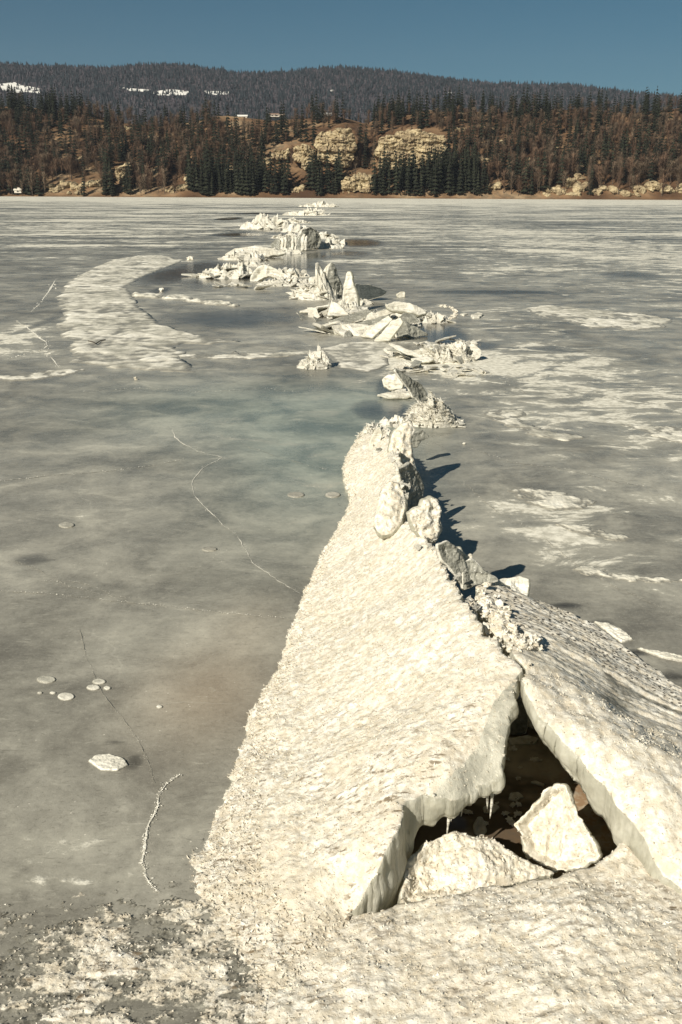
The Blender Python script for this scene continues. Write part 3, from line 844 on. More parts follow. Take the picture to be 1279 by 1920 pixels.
# icicles under the lip
def icicle(px, py0, py1, z, wpx, lab):
    p0 = at(px, py0, z); s = scale_at(p0)
    L = (py1 - py0) * s / math.cos(R(33)); r0 = wpx * s * .8
    V = []; Fc = []; n = 8; rings = 9
    for i in range(rings):
        t = i / (rings - 1); r = r0 * (1 - t) ** .7 * (1 + .18 * math.sin(t * 23 + px)) + .0004
        for k in range(n):
            a = 2 * math.pi * k / n
            V.append((r * math.cos(a) + .002 * math.sin(t * 4 + px), r * math.sin(a), .012 - t * (L + .012)))
    for i in range(rings - 1):
        for k in range(n):
            Fc.append((i * n + k, i * n + (k + 1) % n, (i + 1) * n + (k + 1) % n, (i + 1) * n + k))
    Fc.append(tuple(range(n - 1, -1, -1))); Fc.append(tuple((rings - 1) * n + k for k in range(n)))
    o = link('icicle', new_mesh('icicle', V, Fc, M_SHARD))
    o.location = tuple(p0)
    tag(o, lab, 'icicle', 'icicles under the lip of the slab')
for a in [(842, 1500, 1566, .20, 6, 'longest of the icicles at the left end of the slab lip'), (849, 1500, 1540, .20, 5, 'short icicle right beside the longest left one'), (859, 1500, 1522, .20, 4, 'tiny icicle third from the left under the lip'),
          (813, 1497, 1512, .22, 4, 'stub of an icicle at the lip corner, left of the others'), (915, 1472, 1516, .215, 6, 'left one of the icicle pair under the right part of the lip'), (923, 1466, 1534, .22, 6, 'long right one of the icicle pair under the right part of the lip'), (867, 1498, 1530, .20, 3, 'thin icicle right of the tiny one under the lip'), (828, 1499, 1528, .215, 3.5, 'thin icicle between the corner stub and the longest one'), (932, 1456, 1490, .235, 4, 'short icicle highest on the right end of the lip')]:
    icicle(*a)

# blocks along the crest of the near ridge
chunk('snow_lump', 'rounded white lump on the crest above the left slab', 'snow lump', [(700, 985), (706, 950), (716, 918), (730, 902), (748, 905), (757, 925), (760, 950), (752, 978), (735, 1000), (715, 1005)], (725, 1000), .30, -10, 48, .08, .03, .022, seed=120, lens=.05, needles=300, facet=.0)
chunk('ice_block', 'upright notched white block on the crest, dark shadow at its right', 'ice block', [(765, 962), (776, 955), (790, 950), (793, 938), (808, 934), (822, 937), (828, 955), (826, 975), (830, 992), (818, 1015), (805, 1022), (790, 1008), (775, 985)], (800, 1020), .36, 18, 14, .07, .02, .022, seed=121, lens=.03, needles=200, facet=.15)
chunk('ice_shard', 'grey glassy shard leaning against the crest below the notched block', 'ice shard', [(820, 1022), (838, 1014), (852, 1022), (866, 1040), (876, 1062), (880, 1090), (868, 1100), (848, 1068), (828, 1048)], (868, 1098), .36, 30, 20, .03, .012, .006, mats=[M_GREY, M_SHARD], seed=122)
chunk('ice_shard', 'small white pointed shard between grey shard and the tipped plate', 'ice shard', [(848, 1024), (862, 1028), (876, 1042), (886, 1034), (886, 1046), (880, 1066), (866, 1056)], (872, 1066), .39, 10, 12, .03, .015, .006, seed=123)
chunk('ice_shard', 'broad grey shard slanting down to the tipped plate', 'ice shard', [(868, 1055), (884, 1048), (908, 1068), (936, 1088), (900, 1094), (868, 1104)], (880, 1104), .35, 12, 30, .03, .012, .006, mats=[M_GREY, M_SHARD], seed=124)
chunk('ice_plate', 'thick plate with a pale square end tipped over the pitted snow', 'ice plate', [(900, 1098), (940, 1086), (975, 1080), (992, 1086), (990, 1112), (985, 1128), (965, 1118), (935, 1108)], (960, 1125), .27, -4, 48, .06, .02, .006, mats=WS, seed=125)
def crest_fragments():
    line = [(690, 838, .12), (728, 842, .22), (752, 880, .28), (756, 930, .33), (775, 985, .37), (805, 1022, .40), (838, 1060, .42), (870, 1110, .43), (905, 1160, .44)]
    r = np.random.default_rng(71)
    for i in range(64):
        t = r.uniform(0, len(line) - 1.001); k = int(t); f = t - k
        px, py, z = [a + (b - a) * f for a, b in zip(line[k], line[k + 1])]
        p = at(px + r.normal(2, 6), py + r.normal(0, 6), z); s_ = scale_at(p)
        p[2] -= .004
        sz = s_ * r.uniform(5, 17) * (1.2 if py < 960 else .8)
        lab = 'jagged fragment frozen to the crest ' + ('beyond the rounded lump' if py < 900 else 'between the rounded lump and the notched block' if py < 1000 else 'below the notched block' if py < 1080 else 'above the rubble strip')
        shard(p, sz, r.uniform(.5, 1.5), r.uniform(-.6, .6), r.uniform(-1.4, 1.4), lab, 'fragments ' + lab[26:], r.uniform() < .2, 1, r.uniform(.6, 1.2), r.uniform(.9, 1.8))
# rubble on the crest: small lumps, each its own
for i in range(110):
    t = random.random()
    px = 893 + 92 * t + random.gauss(0, 14); py = 1112 + 110 * t + random.gauss(0, 12)
    z = .40 + .03 * t - .0008 * max(0, px - 900 - 92 * t)
    p = at(px, py, z); r = .006 + .018 * random.random() ** 2
    p[2] -= r * .25
    put_lump(p, r, 'crumb of snow in the rubble strip along the near crest', 'snow crumbs along the near crest')

# shaded slabs behind the crest
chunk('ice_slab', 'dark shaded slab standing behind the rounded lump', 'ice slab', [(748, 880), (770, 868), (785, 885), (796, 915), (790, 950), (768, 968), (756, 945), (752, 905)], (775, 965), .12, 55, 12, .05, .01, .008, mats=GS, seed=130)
chunk('snow_lump', 'spiny white crest of the ridge beyond the slab hump', 'snow lump', [(728, 845), (735, 815), (752, 795), (770, 788), (778, 805), (772, 830), (776, 862), (782, 880), (765, 878), (750, 868)], (755, 872), .16, 8, 32, .10, .05, .02, seed=131, lens=.05, needles=250, facet=.2)
chunk('ice_plate', 'curled thin plate bending up at the left side of the ridge', 'ice plate', [(690, 850), (692, 828), (700, 812), (712, 800), (716, 815), (712, 838), (704, 850)], (700, 850), .08, -20, 10, .03, .02, .008, mats=WS, seed=132)
chunk('ice_plate', 'thin fan of plates rising right of the ridge crest', 'ice plate', [(770, 838), (775, 812), (792, 806), (806, 818), (790, 826), (782, 840)], (775, 840), .12, 20, 25, .02, .01, .008, mats=GS, seed=133)

# ------------------------------------------------------------------ shard meshes shared by the rubble
def shard_mesh(seed, mats, thin=.10):
    r = np.random.default_rng(seed)
    n = r.integers(5, 9)
    a = np.sort(r.uniform(0, 2 * math.pi, n)); rad = r.uniform(.45, 1.0, n)
    el = r.uniform(.35, .9)
    pts = np.stack([np.cos(a) * rad, np.sin(a) * rad * el], 1)
    mid = (pts + np.roll(pts, -1, 0)) / 2 * r.uniform(.88, 1.10, (n, 1))
    P = np.empty((2 * n, 2)); P[0::2] = pts; P[1::2] = mid
    k = 2 * n
    t = thin * r.uniform(.6, 1.4)
    V = [(x, y, t * r.uniform(.4, .9)) for x, y in P] + [(x * .95, y * .95, -t * r.uniform(.4, .9)) for x, y in P] + [(.1 * r.normal(), .1 * r.normal(), t * 1.3), (0, 0, -t)]
    Fc = []; mi = []
    for i in range(k):
        j = (i + 1) % k
        Fc += [(i, j, 2 * k), (k + j, k + i, 2 * k + 1), (i, k + i, k + j, j)]; mi += [0, 0, 1]
    return new_mesh('ice_shard', V, Fc, mats, False, None, mi)
SH_W = [shard_mesh(300 + i, [M_SHARD, M_SHARD], .06) for i in range(9)]
SH_G = [shard_mesh(320 + i, [M_GREY, M_SHARD], .04) for i in range(5)]

def shard(p, size, rx, ry, rz, label, group, grey=False, sx=1, sy=1, sz=1):
    o = link('ice_shard', random.choice(SH_G if grey else SH_W))
    o.location = tuple(p); o.rotation_euler = (rx, ry, rz); o.scale = (size * sx, size * sy, size * sz)
    tag(o, label, 'ice shard', group)
    return o

def plates(x, y, cell, seed):
    """broken-plate relief: every cell a plane of its own height and tilt"""
    gx, gy = x / cell, y / cell * .8
    ix, iy = np.floor(gx).astype(int), np.floor(gy).astype(int)
    best = np.full(x.shape, 1e9); val = np.zeros(x.shape)
    for dx in (-1, 0, 1):
        for dy in (-1, 0, 1):
            cx, cy = ix + dx, iy + dy
            h = _PERM[(_PERM[(cx + seed * 7) & 511] + cy) & 511]
            h2 = _PERM[(h + 57) & 511]; h3 = _PERM[(h2 + 91) & 511]; h4 = _PERM[(h3 + 13) & 511]; h5 = _PERM[(h4 + 29) & 511]
            ox, oy = cx + h / 512, cy + h2 / 512
            d = (gx - ox) ** 2 + (gy - oy) ** 2
            v = (h3 / 256 - 1) * .7 + (gx - ox) * (h4 / 256 - 1) * 1.5 + (gy - oy) * (h5 / 256 - 1) * 1.5
            m_ = d < best; best = np.where(m_, d, best); val = np.where(m_, v, val)
    return val

LOOSE = []      # shards of the heaps; the largest become objects of their own
def heap(px, py, wpx, hpx, n, core_label, shard_label, seed, size=(.12, .34), grey=.15, depth=.55, core=True, spike=.5, corek=.8, crys=0):
    """a heap of broken ice: a snowy core mound and separate shards lying on and sticking out of it"""
    rs = np.random.default_rng(seed); random.seed(seed)
    g_ = 1.0 if py < 475 else 1.12; wpx *= 1.15; hpx *= g_; n = int(n * 1.35); spike = spike * (.6 if py < 475 else 1)
    O = at(px, py); s = scale_at(O)
    W = wpx * s / 2; H = hpx * s; D = max(W * depth, H * .8)
    O = O + np.array([0, D * .75, 0])
    if core:
        a = np.linspace(0, 2 * math.pi, 26)[:-1]
        Q = np.stack([W * np.cos(a), D * np.sin(a)], 1) * (1 + .22 * fbm(np.cos(a) * 1.5, np.sin(a) * 1.5, 3, seed))[:, None]
        res = max(W / 55, .8 * s)
        Q = fractal_outline(Q, res * 1.3, H * .12, seed)
        f = 2.2 / max(H, .05)
        def top(P, dist):
            e = np.sqrt((P[:, 0] / W) ** 2 + (P[:, 1] / D) ** 2)
            base = np.clip(1 - e ** 1.6, 0, 1) ** .7
            cz = plates(P[:, 0], P[:, 1], H * .55, seed)
            nz = .62 + .55 * cz + .22 * ridged(P[:, 0] * f * .9, P[:, 1] * f * .5, 3, seed + 2) + .35 * fbm(P[:, 0] * f * 2.5, P[:, 1] * f * 2, 3, seed + 3)
            return H * corek * base * np.clip(nz, .05, 1.4) - .01
        o = sheet('ice_heap', Q, res, top, lambda P, d: np.full(len(P), -.05), [M_SHARD, M_SHARD], frame=(O, (1, 0, 0), (0, 1, 0), (0, 0, 1)), levels=2, jit=.01, seed=seed)
        tag(o, core_label, 'ice heap')
        if crys: crystals('ice_needles', o, crys, seed, lambda c: c[:, 2] > .01, .5 * H * .15, H * .3, mat=M_SHARD, wid=.2)
    for i in range(n):
        rr = math.sqrt(rs.uniform(0, 1)); th = rs.uniform(0, 2 * math.pi)
        x, y = W * rr * math.cos(th), D * rr * math.sin(th)
        e = 1 - rr ** 1.6
        sz = rs.uniform(*size) * hpx * s * 1.6
        z = max(0.0, H * corek * .62 * e * rs.uniform(.4, 1.1)) + sz * .05
        if rs.uniform() < spike:
            tilt = rs.uniform(.5, 1.35); rz = rs.uniform(-1.2, 1.2)
            rx, ry = tilt, rs.uniform(-.6, .6)
        else:
            rx, ry, rz = rs.uniform(-.15, .55), rs.uniform(-.35, .35), rs.uniform(0, 6.28)
        LOOSE.append((sz / s, rs.integers(0, 1 << 30), ((O[0] + x, O[1] + y, z), sz, rx, ry, rz, shard_label, shard_label.replace('shard of ice', 'shards').replace('splinter of ice', 'splinters'), rs.uniform() < grey, 1, rs.uniform(.5, 1.1), rs.uniform(.7, 1.3))))

crest_fragments()
# ------------------------------------------------------------------ the ridge running away across the lake
# nearest heaps (about 7 to 10 m)
heap(705, 826, 60, 34, 26, 'crumpled white heap at the far left end of the long slab', 'curled shard of ice in the heap at the end of the long slab', 401, (.18, .38), .15, .5, spike=.6, corek=.8, crys=700)
heap(745, 800, 62, 24, 18, 'low heap of flakes joining slab hump to the snowy heap', 'flat shard of ice in the low heap beyond the slab hump', 415, (.2, .4), .2, .5, spike=.4)
heap(812, 800, 92, 48, 40, 'snowy heap of flakes topping the ridge below the tilted plate', 'flake shard of ice in the snowy heap below the tilted plate', 402, (.13, .30), .08, .4, spike=.6, corek=.9, crys=900)
heap(850, 800, 60, 10, 9, 'thin flat debris right of the snowy ridge heap', 'flat shard of ice lying right of the snowy ridge heap', 403, (.7, 1.4), .1, .9, core=False, spike=0)
heap(592, 692, 54, 32, 24, 'lone white heap sitting on bare ice left of the ridge', 'upright shard of ice in the lone heap left of the ridge', 404, (.20, .40), .0, .5, spike=.8, corek=.9, crys=600)
chunk('ice_plate', 'large tilted plate with grey face leaning over the ridge', 'ice plate', [(738, 688), (752, 697), (772, 710), (792, 722), (800, 735), (803, 748), (788, 753), (774, 742), (760, 720), (746, 703)], (788, 753), .0, 35, 20, .05, .02, .012, mats=GS, seed=140)
chunk('ice_chunk', 'white angular chunk under the left edge of the tilted plate', 'ice chunk', [(716, 712), (728, 702), (746, 700), (756, 716), (754, 728), (736, 731), (720, 724)], (738, 731), .03, -20, 30, .12, .04, .02, mats=WS, seed=141)
chunk('ice_plate', 'flat lens shaped plate in shade below the white angular chunk', 'ice plate', [(706, 740), (728, 735), (760, 735), (778, 739), (765, 745), (728, 746)], (740, 745), .02, 0, 72, .03, .01, .005, mats=WS, seed=142)
chunk('ice_plate', 'long thin plate sticking out left over the blue pool', 'ice plate', [(727, 643), (736, 644), (760, 653), (794, 666), (790, 671), (764, 664), (742, 655)], (780, 670), .06, 5, 40, .02, .01, .004, mats=WS, seed=143)
chunk('ice_plate', 'thin grey plate lying under the long thin one', 'ice plate', [(722, 657), (745, 651), (775, 664), (795, 671), (770, 672), (748, 660)], (775, 672), .02, 0, 65, .02, .008, .004, mats=GS, seed=144)
chunk('ice_plate', 'flat plate with pale rim left of the brushy heap', 'ice plate', [(770, 672), (800, 668), (815, 672), (805, 679), (775, 678)], (795, 679), .03, 0, 60, .04, .01, .006, mats=WS, seed=145)
heap(842, 680, 96, 54, 34, 'brushy heap of splinters right of the blue pool', 'long splinter of ice in the brushy heap by the pool', 405, (.18, .42), .2, .35, spike=.75, corek=.7, crys=500)
heap(770, 700, 70, 14, 10, 'flat litter of plates behind the tilted plate', 'thin flat shard of ice behind the tilted plate', 406, (.6, 1.5), .25, .9, core=False, spike=.1)
heap(850, 705, 130, 12, 12, 'flat litter right of the tilted plate', 'low flat shard of ice right of the tilted plate', 416, (.6, 1.6), .3, .8, core=False, spike=.0)
# tent group around 12 to 14 m
chunk('ice_plate', 'left half of a tent of two plates, pale face', 'ice plate', [(700, 640), (718, 622), (734, 602), (750, 596), (755, 604), (744, 618), (730, 638)], (715, 641), .0, -35, 30, .06, .02, .012, mats=[M_SHARD, M_SIDE], seed=150)
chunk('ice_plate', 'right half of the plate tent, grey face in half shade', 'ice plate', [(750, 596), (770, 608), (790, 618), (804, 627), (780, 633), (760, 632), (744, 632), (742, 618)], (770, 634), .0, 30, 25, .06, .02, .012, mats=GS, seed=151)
chunk('ice_block', 'smooth rounded white bar lying on top of the plates', 'ice block', [(722, 573), (740, 565), (768, 568), (792, 578), (800, 586), (785, 590), (758, 584), (738, 582)], (765, 590), .22, 0, 35, .18, .08, .01, mats=WS, seed=152, lens=.08)
chunk('ice_plate', 'wide grey plate sloping left of the rounded bar', 'ice plate', [(612, 604), (640, 594), (690, 580), (700, 585), (684, 596), (650, 607)], (650, 607), .02, -5, 62, .05, .02, .01, mats=GS, seed=153)
chunk('ice_plate', 'snow covered plate below the wide grey one', 'ice plate', [(622, 610), (660, 606), (690, 608), (695, 618), (665, 628), (628, 626)], (655, 628), .0, 0, 70, .06, .02, .012, mats=WS, seed=154)
chunk('ice_plate', 'stacked plate edge rising toward the tent top', 'ice plate', [(676, 630), (690, 616), (712, 602), (728, 592), (735, 600), (716, 616), (698, 632)], (690, 633), .02, -25, 45, .06, .02, .014, mats=WS, seed=155)
for i, (lab, pts, fb) in enumerate([('lowest of the layered plate edges fanning left from the tent', [(626, 622), (680, 611), (722, 606), (724, 611), (690, 620), (640, 628)], (680, 628)),
        ('second layered plate edge fanning left from the tent', [(650, 612), (690, 600), (728, 590), (734, 596), (700, 608), (664, 617)], (690, 618)),
        ('upper layered plate edge touching the rounded bar', [(684, 598), (706, 586), (730, 578), (738, 586), (716, 594), (694, 604)], (710, 604)),
        ('steep narrow plate behind the tent top', [(742, 600), (758, 586), (776, 590), (786, 602), (768, 606)], (768, 608))]):
    chunk('ice_plate', lab, 'ice plate', pts, fb, .04 * i, -20 + 12 * i, 48, .035, .012, .012, mats=WS if i % 2 == 0 else GS, seed=270 + i)
heap(735, 612, 110, 40, 36, 'jumbled mound of plates around the tent', 'plate shard of ice in the jumble around the tent', 407, (.18, .42), .35, .5, spike=.35, corek=.6)
heap(690, 628, 190, 12, 16, '', 'thin broken plate lying flat left of the tent', 430, (1.2, 2.6), .5, .9, core=False, spike=.12)
heap(620, 600, 130, 14, 14, '', 'thin broken plate lying near the pale board', 431, (1.0, 2.2), .4, .8, core=False, spike=.15)
heap(760, 600, 110, 18, 16, '', 'broken plate piled behind the tent', 432, (.7, 1.5), .45, .8, core=False, spike=.3)
heap(840, 650, 110, 10, 10, '', 'thin broken plate at the back of the blue pool', 433, (.8, 1.8), .3, .8, core=False, spike=.05)
heap(760, 672, 90, 10, 10, '', 'thin broken plate between pool and tilted plate', 434, (.9, 2.0), .3, .8, core=False, spike=.1)
heap(480, 545, 150, 9, 10, '', 'low floe of broken ice in front of the arched plate', 435, (.9, 2.2), .3, .8, core=False, spike=.0)
heap(812, 606, 60, 22, 16, 'rubble between rounded bar and crescent rim', 'rubble shard of ice by the crescent rim', 408, (.3, .6), .15, .5, spike=.4)
for i in range(44):        # crescent rim of pushed-up crumbs
    t = i / 43; a = -1.2 + 2.9 * t
    px = 828 + 26 * math.cos(a) ; py = 586 - 14 * math.sin(a)
    p = at(px, py + 2); s = scale_at(p); r = random.uniform(1.2, 3.6) * s; p[0] += random.gauss(0, 2.2) * s; p[1] += random.gauss(0, 10) * s
    put_lump((p[0], p[1], r * .35), r, 'crumb in the crescent rim of snow right of the plates', 'crumbs of the crescent rim', squash=.8)
# upright shards around 18 m
chunk('ice_shard', 'tall narrow white shard standing upright like a tooth', 'ice shard', [(641, 580), (642, 555), (646, 528), (652, 508), (657, 510), (662, 530), (669, 555), (671, 580), (655, 586)], (655, 584), .0, -25, 10, .16, .05, .03, mats=WS, seed=160, lens=.06)
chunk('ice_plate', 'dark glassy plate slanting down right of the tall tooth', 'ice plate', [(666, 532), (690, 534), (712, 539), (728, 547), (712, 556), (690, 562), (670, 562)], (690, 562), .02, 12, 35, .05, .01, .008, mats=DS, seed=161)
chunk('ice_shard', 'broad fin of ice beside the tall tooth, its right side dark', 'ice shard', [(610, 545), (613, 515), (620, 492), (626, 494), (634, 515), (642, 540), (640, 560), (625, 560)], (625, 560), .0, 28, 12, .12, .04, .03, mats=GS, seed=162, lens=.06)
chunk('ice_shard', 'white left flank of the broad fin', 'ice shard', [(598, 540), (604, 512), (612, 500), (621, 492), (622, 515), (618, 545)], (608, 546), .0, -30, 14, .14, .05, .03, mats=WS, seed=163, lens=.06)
chunk('ice_plate', 'pale board of ice with a square cut right end', 'ice plate', [(560, 584), (600, 574), (641, 566), (637, 584), (600, 585)], (610, 586), .03, 0, 50, .07, .01, .01, mats=WS, seed=164)
chunk('ice_plate', 'narrow plate lying right of the pale board', 'ice plate', [(652, 584), (675, 578), (692, 575), (686, 582), (660, 588)], (670, 588), .02, 0, 65, .05, .01, .01, mats=WS, seed=165)
heap(590, 562, 80, 52, 40, 'big white heap left of the broad fin', 'white shard of ice in the big heap left of the fin', 409, (.14, .32), .12, .45, spike=.5, corek=.85)
heap(655, 590, 70, 26, 22, 'low rubble at the foot of the tall tooth', 'broken shard of ice at the foot of the tall tooth', 410, (.25, .5), .2, .5, spike=.5)
chunk('ice_block', 'small square block alone on dark ice right of the ridge', 'ice block', [(741, 552), (752, 547), (759, 548), (760, 557), (748, 558)], (751, 558), .0, 10, 15, .1, .02, .01, mats=WS, seed=166)
# 22 to 30 m
chunk('ice_plate', 'arched white plate with a dark hollow beneath it', 'ice plate', [(468, 527), (474, 510), (484, 500), (497, 496), (515, 503), (535, 514), (548, 523), (530, 526), (516, 520), (505, 517), (492, 522), (482, 528)], (500, 528), .0, -8, 30, .2, .10, .03, mats=WS, seed=170, lens=.1)
heap(425, 522, 100, 30, 36, 'ragged heap left of the arched plate', 'ragged shard of ice in the heap left of the arched plate', 411, (.25, .55), .15, .45, spike=.45, corek=.8)
heap(540, 536, 110, 14, 16, 'low debris right of the arched plate', 'low shard of ice right of the arched plate', 417, (.4, 1.0), .15, .5, spike=.2)
heap(395, 520, 70, 10, 8, 'flat debris at the far left of the ragged heap', 'flat floe like shard of ice left of the ragged heap', 418, (.8, 1.6), .15, .6, core=False, spike=0)
chunk('ice_plate', 'long low plate in front of the blade bundle', 'ice plate', [(420, 478), (440, 466), (478, 461), (515, 466), (538, 474), (505, 480), (460, 482)], (475, 483), .0, -4, 55, .12, .03, .03, mats=WS, seed=172)
heap(455, 488, 72, 20, 24, 'frayed heap below the long low plate', 'frayed shard of ice below the long low plate', 412, (.3, .6), .1, .4, spike=.5)
for i in range(9):
    px = 512 + i * 6.5
    chunk('ice_plate', ['leftmost', 'second from left', 'third from left', 'fourth from left', 'middle', 'fourth from right', 'third from right', 'second from right', 'rightmost'][i] + ' leaning plate in the parallel bundle', 'ice plate', [(px, 470), (px - 4 + i, 458 - i), (px + 8 + i * 1.2, 446 - i * 1.8), (px + 13, 450 - i), (px + 11, 470)], (px + 6, 471), .0, -30 + 4 * i, 25, .07, .02, .03, mats=WS if i % 3 else GS, seed=180 + i, group='bundle of leaning plates')
chunk('ice_block', 'stout block with its shaded face beside the blade bundle', 'ice block', [(560, 468), (562, 442), (568, 430), (582, 426), (598, 434), (603, 452), (598, 466)], (580, 468), .0, 35, 12, .35, .08, .06, mats=GS, seed=190)  # grey ice colour stands in for the block's shaded side
heap(605, 447, 50, 16, 18, 'white spill of ice right of the stout block', 'white shard of ice right of the stout block', 413, (.3, .65), .1, .4, spike=.6)
heap(585, 466, 110, 30, 26, 'mound around the stout block', 'mixed shard of ice around the stout block', 414, (.2, .4), .3, .35, spike=.6, corek=.6)
heap(630, 458, 40, 12, 10, 'low white pile at the edge of the dark pool', 'small shard of ice at the edge of the dark pool', 419, (.3, .7), .1, .4, spike=.5)
# links that close the gaps of the chain
for q in [(770, 745, 60, 20, 16, 'flakes linking tilted plate and snowy heap', 'flake of ice between tilted plate and snowy heap', 441, (.25, .6), .3, .6),
          (800, 668, 60, 16, 14, 'low flakes at the near side of the blue pool', 'thin flake of ice at the near side of the blue pool', 442, (.4, .9), .3, .7),
          (700, 600, 90, 18, 18, 'flakes at the back of the tent jumble', 'flake of ice at the back of the tent jumble', 443, (.35, .8), .3, .6),
          (665, 572, 60, 20, 14, 'flakes piled behind the tall tooth', 'flake of ice behind the tall tooth', 444, (.3, .6), .2, .5),
          (540, 520, 70, 20, 16, 'flakes between arched plate and big white heap', 'flake of ice between arch and big heap', 445, (.3, .6), .15, .5),
          (470, 500, 60, 14, 12, 'flakes behind the arched plate', 'flake of ice behind the arched plate', 446, (.3, .7), .15, .5),
          (525, 476, 80, 14, 14, 'flakes at the foot of the plate bundle', 'flake of ice at the foot of the plate bundle', 447, (.3, .7), .2, .5),
          (540, 447, 60, 16, 14, 'flakes behind the plate bundle', 'flake of ice behind the plate bundle', 448, (.3, .6), .1, .4),
          (545, 418, 60, 14, 14, 'flakes between far ragged heap and second last heap', 'flake of ice right of the far ragged heap', 449, (.3, .6), .05, .35),
          (590, 396, 40, 9, 10, 'flakes between the last two heaps', 'flake of ice between the last two heaps', 450, (.3, .6), .05, .3),
          (480, 424, 60, 14, 14, 'left tail of the far ragged heap', 'flake of ice in the left tail of the far ragged heap', 451, (.3, .6), .05, .3)]:
    heap(*q[:10], q[10], spike=.45, corek=.6)
# 45 m and beyond
heap(505, 430, 100, 28, 40, 'far ragged heap left of the ridge line', 'shard of ice in the far ragged heap', 420, (.16, .36), .05, .3, spike=.6, corek=.85)
heap(560, 436, 60, 18, 18, 'far low heap behind the stout block', 'shard of ice in the far low heap', 421, (.2, .5), .1, .4, spike=.5)
heap(578, 404, 68, 20, 26, 'second last heap towards the far shore', 'shard of ice in the second last heap', 422, (.2, .45), .0, .3, spike=.7, corek=.7)
heap(596, 388, 66, 13, 22, 'last heap of the ridge near the far shore', 'shard of ice in the last heap', 423, (.25, .5), .0, .25, spike=.7, corek=.7)

LOOSE.sort(key=lambda q: -q[0])
for q in LOOSE[:225]: shard(*q[2])
def loose_rest():
    Vs, Fs, off = [], [], 0; r = np.random.default_rng(12)
    for _, _, (p, size, rx, ry, rz, _l, _g, gr, sx, sy, sz) in LOOSE[225:]:
        me = SH_W[r.integers(len(SH_W))]
        M = (Matrix.Translation(p) @ Matrix.Rotation(rz, 4, 'Z') @ Matrix.Rotation(ry, 4, 'Y') @ Matrix.Rotation(rx, 4, 'X') @ Matrix.Diagonal((size * sx, size * sy, size * sz, 1)))
        Vs += [tuple(M @ v.co) for v in me.vertices]; Fs += [tuple(off + i for i in f.vertices) for f in me.polygons]; off += len(me.vertices)
    o = link('ice_splinters', new_mesh('ice_splinters', Vs, Fs, M_SHARD, False)); tag(o, 'small splinters of ice strewn over the heaps', 'ice splinters', None, 'stuff')
loose_rest()

# ------------------------------------------------------------------ snow patches and floes lying on the ice
def flat_patch(name, label, cat, pts, seed, h=.006, amp_px=3.0, step_px=2.2, mat=None, group=None, cap=1.0, calm=1.0, rim=0.0):
    """old snow frozen to the ice: its surface dips under the sheet along a ragged edge and in holes"""
    h = h if cap < 1 else max(h, .006) * 1.3
    P = []
    for a, b in zip(pts, pts[1:] + pts[:1]):
        n = max(1, int(math.hypot(b[0] - a[0], b[1] - a[1]) / 4))
        P += [(a[0] + (b[0] - a[0]) * i / n, a[1] + (b[1] - a[1]) * i / n) for i in range(n)]
    W_ = np.array([at(a, b)[:2] for a, b in P])
    a = 0.5 * np.sum(W_[:, 0] * np.roll(W_[:, 1], -1) - W_[:, 1] * np.roll(W_[:, 0], -1))
    if a < 0: W_ = W_[::-1]
    c = W_.mean(0); s = scale_at((c[0], c[1], 0))
    T = np.roll(W_, -1, 0) - np.roll(W_, 1, 0); T /= np.linalg.norm(T, axis=1)[:, None] + 1e-9
    Nn = np.stack([T[:, 1], -T[:, 0]], 1)
    small = abs(a) < (60 * s) ** 2
    g = (1.5 if small else 6.0) * amp_px / 3 * s
    Q = W_ + Nn * g
    if inside(np.array([c]), Q).sum() == 0: c = Q[len(Q) // 3]
    span = Q.max(0) - Q.min(0)
    res = max(1.5 * s, math.sqrt(span[0] * span[1] / 90000.0)) if not small else 1.1 * s
    zz = {}
    def top(P, dist):
        e = np.clip(dist / (g * 2.2), 0, 1)
        n = 1.5 * fbm(P[:, 0] / (s * 70), P[:, 1] / (s * 90), 4, seed, .62) + 1.0 * fbm(P[:, 0] / (s * 16), P[:, 1] / (s * 22), 3, seed + 3) if not small else .7 * fbm(P[:, 0] / (s * 9), P[:, 1] / (s * 9), 3, seed)
        z = e * (1.25 if small else 1.05) - (.55 if small else .62 - .30 * (1 - calm)) + n * calm + (0 if small else .55 * calm * ridged(P[:, 0] / (s * 40), P[:, 1] / (s * 60), 3, seed + 8) - .12)
        zz['t'] = np.clip(z, 0, cap) * (1 - rim * (1 - np.exp(-dist / (s * 22))) * (.75 + .6 * fbm(P[:, 0] / (s * 60), P[:, 1] / (s * 80), 3, seed + 4)))
        return h * np.clip(z, -1.5, 1.0) + .0035
    o = sheet(name, Q - c, res, lambda P, d: top(P + c, d), lambda P, d: np.full(len(P), -.03), [mat or M_PATCH], frame=((c[0], c[1], 0), (1, 0, 0), (0, 1, 0), (0, 0, 1)), levels=1, jit=.001, seed=seed, attrs=dict(thin=lambda P, d: zz['t']))
    tag(o, label, cat, group)
    return o
SPt = 'snow patch'
flat_patch('snow_patch', 'large curved band of refrozen snow left of the ridge', SPt, [(215, 487), (255, 480), (300, 479), (345, 488), (300, 505), (262, 520), (235, 538), (250, 560), (255, 575), (275, 590), (295, 608), (340, 622), (400, 634), (447, 641), (395, 645), (340, 642), (318, 650), (345, 660), (330, 672), (352, 685), (368, 698), (290, 694), (210, 689), (135, 680), (142, 660), (128, 640), (112, 612), (125, 588), (108, 560), (130, 530), (170, 505)], 501, .014, calm=.8, rim=.22)
flat_patch('snow_patch', 'thin white drift at the left edge below the curved band', SPt, [(-60, 706), (30, 704), (100, 695), (165, 692), (125, 703), (70, 711), (-60, 716)], 502)
flat_patch('snow_patch', 'narrow white strip leading from the curved band to the lone heap', SPt, [(325, 668), (380, 664), (436, 664), (440, 658), (444, 664), (500, 662), (580, 659), (600, 662), (520, 669), (440, 673), (360, 672)], 503)
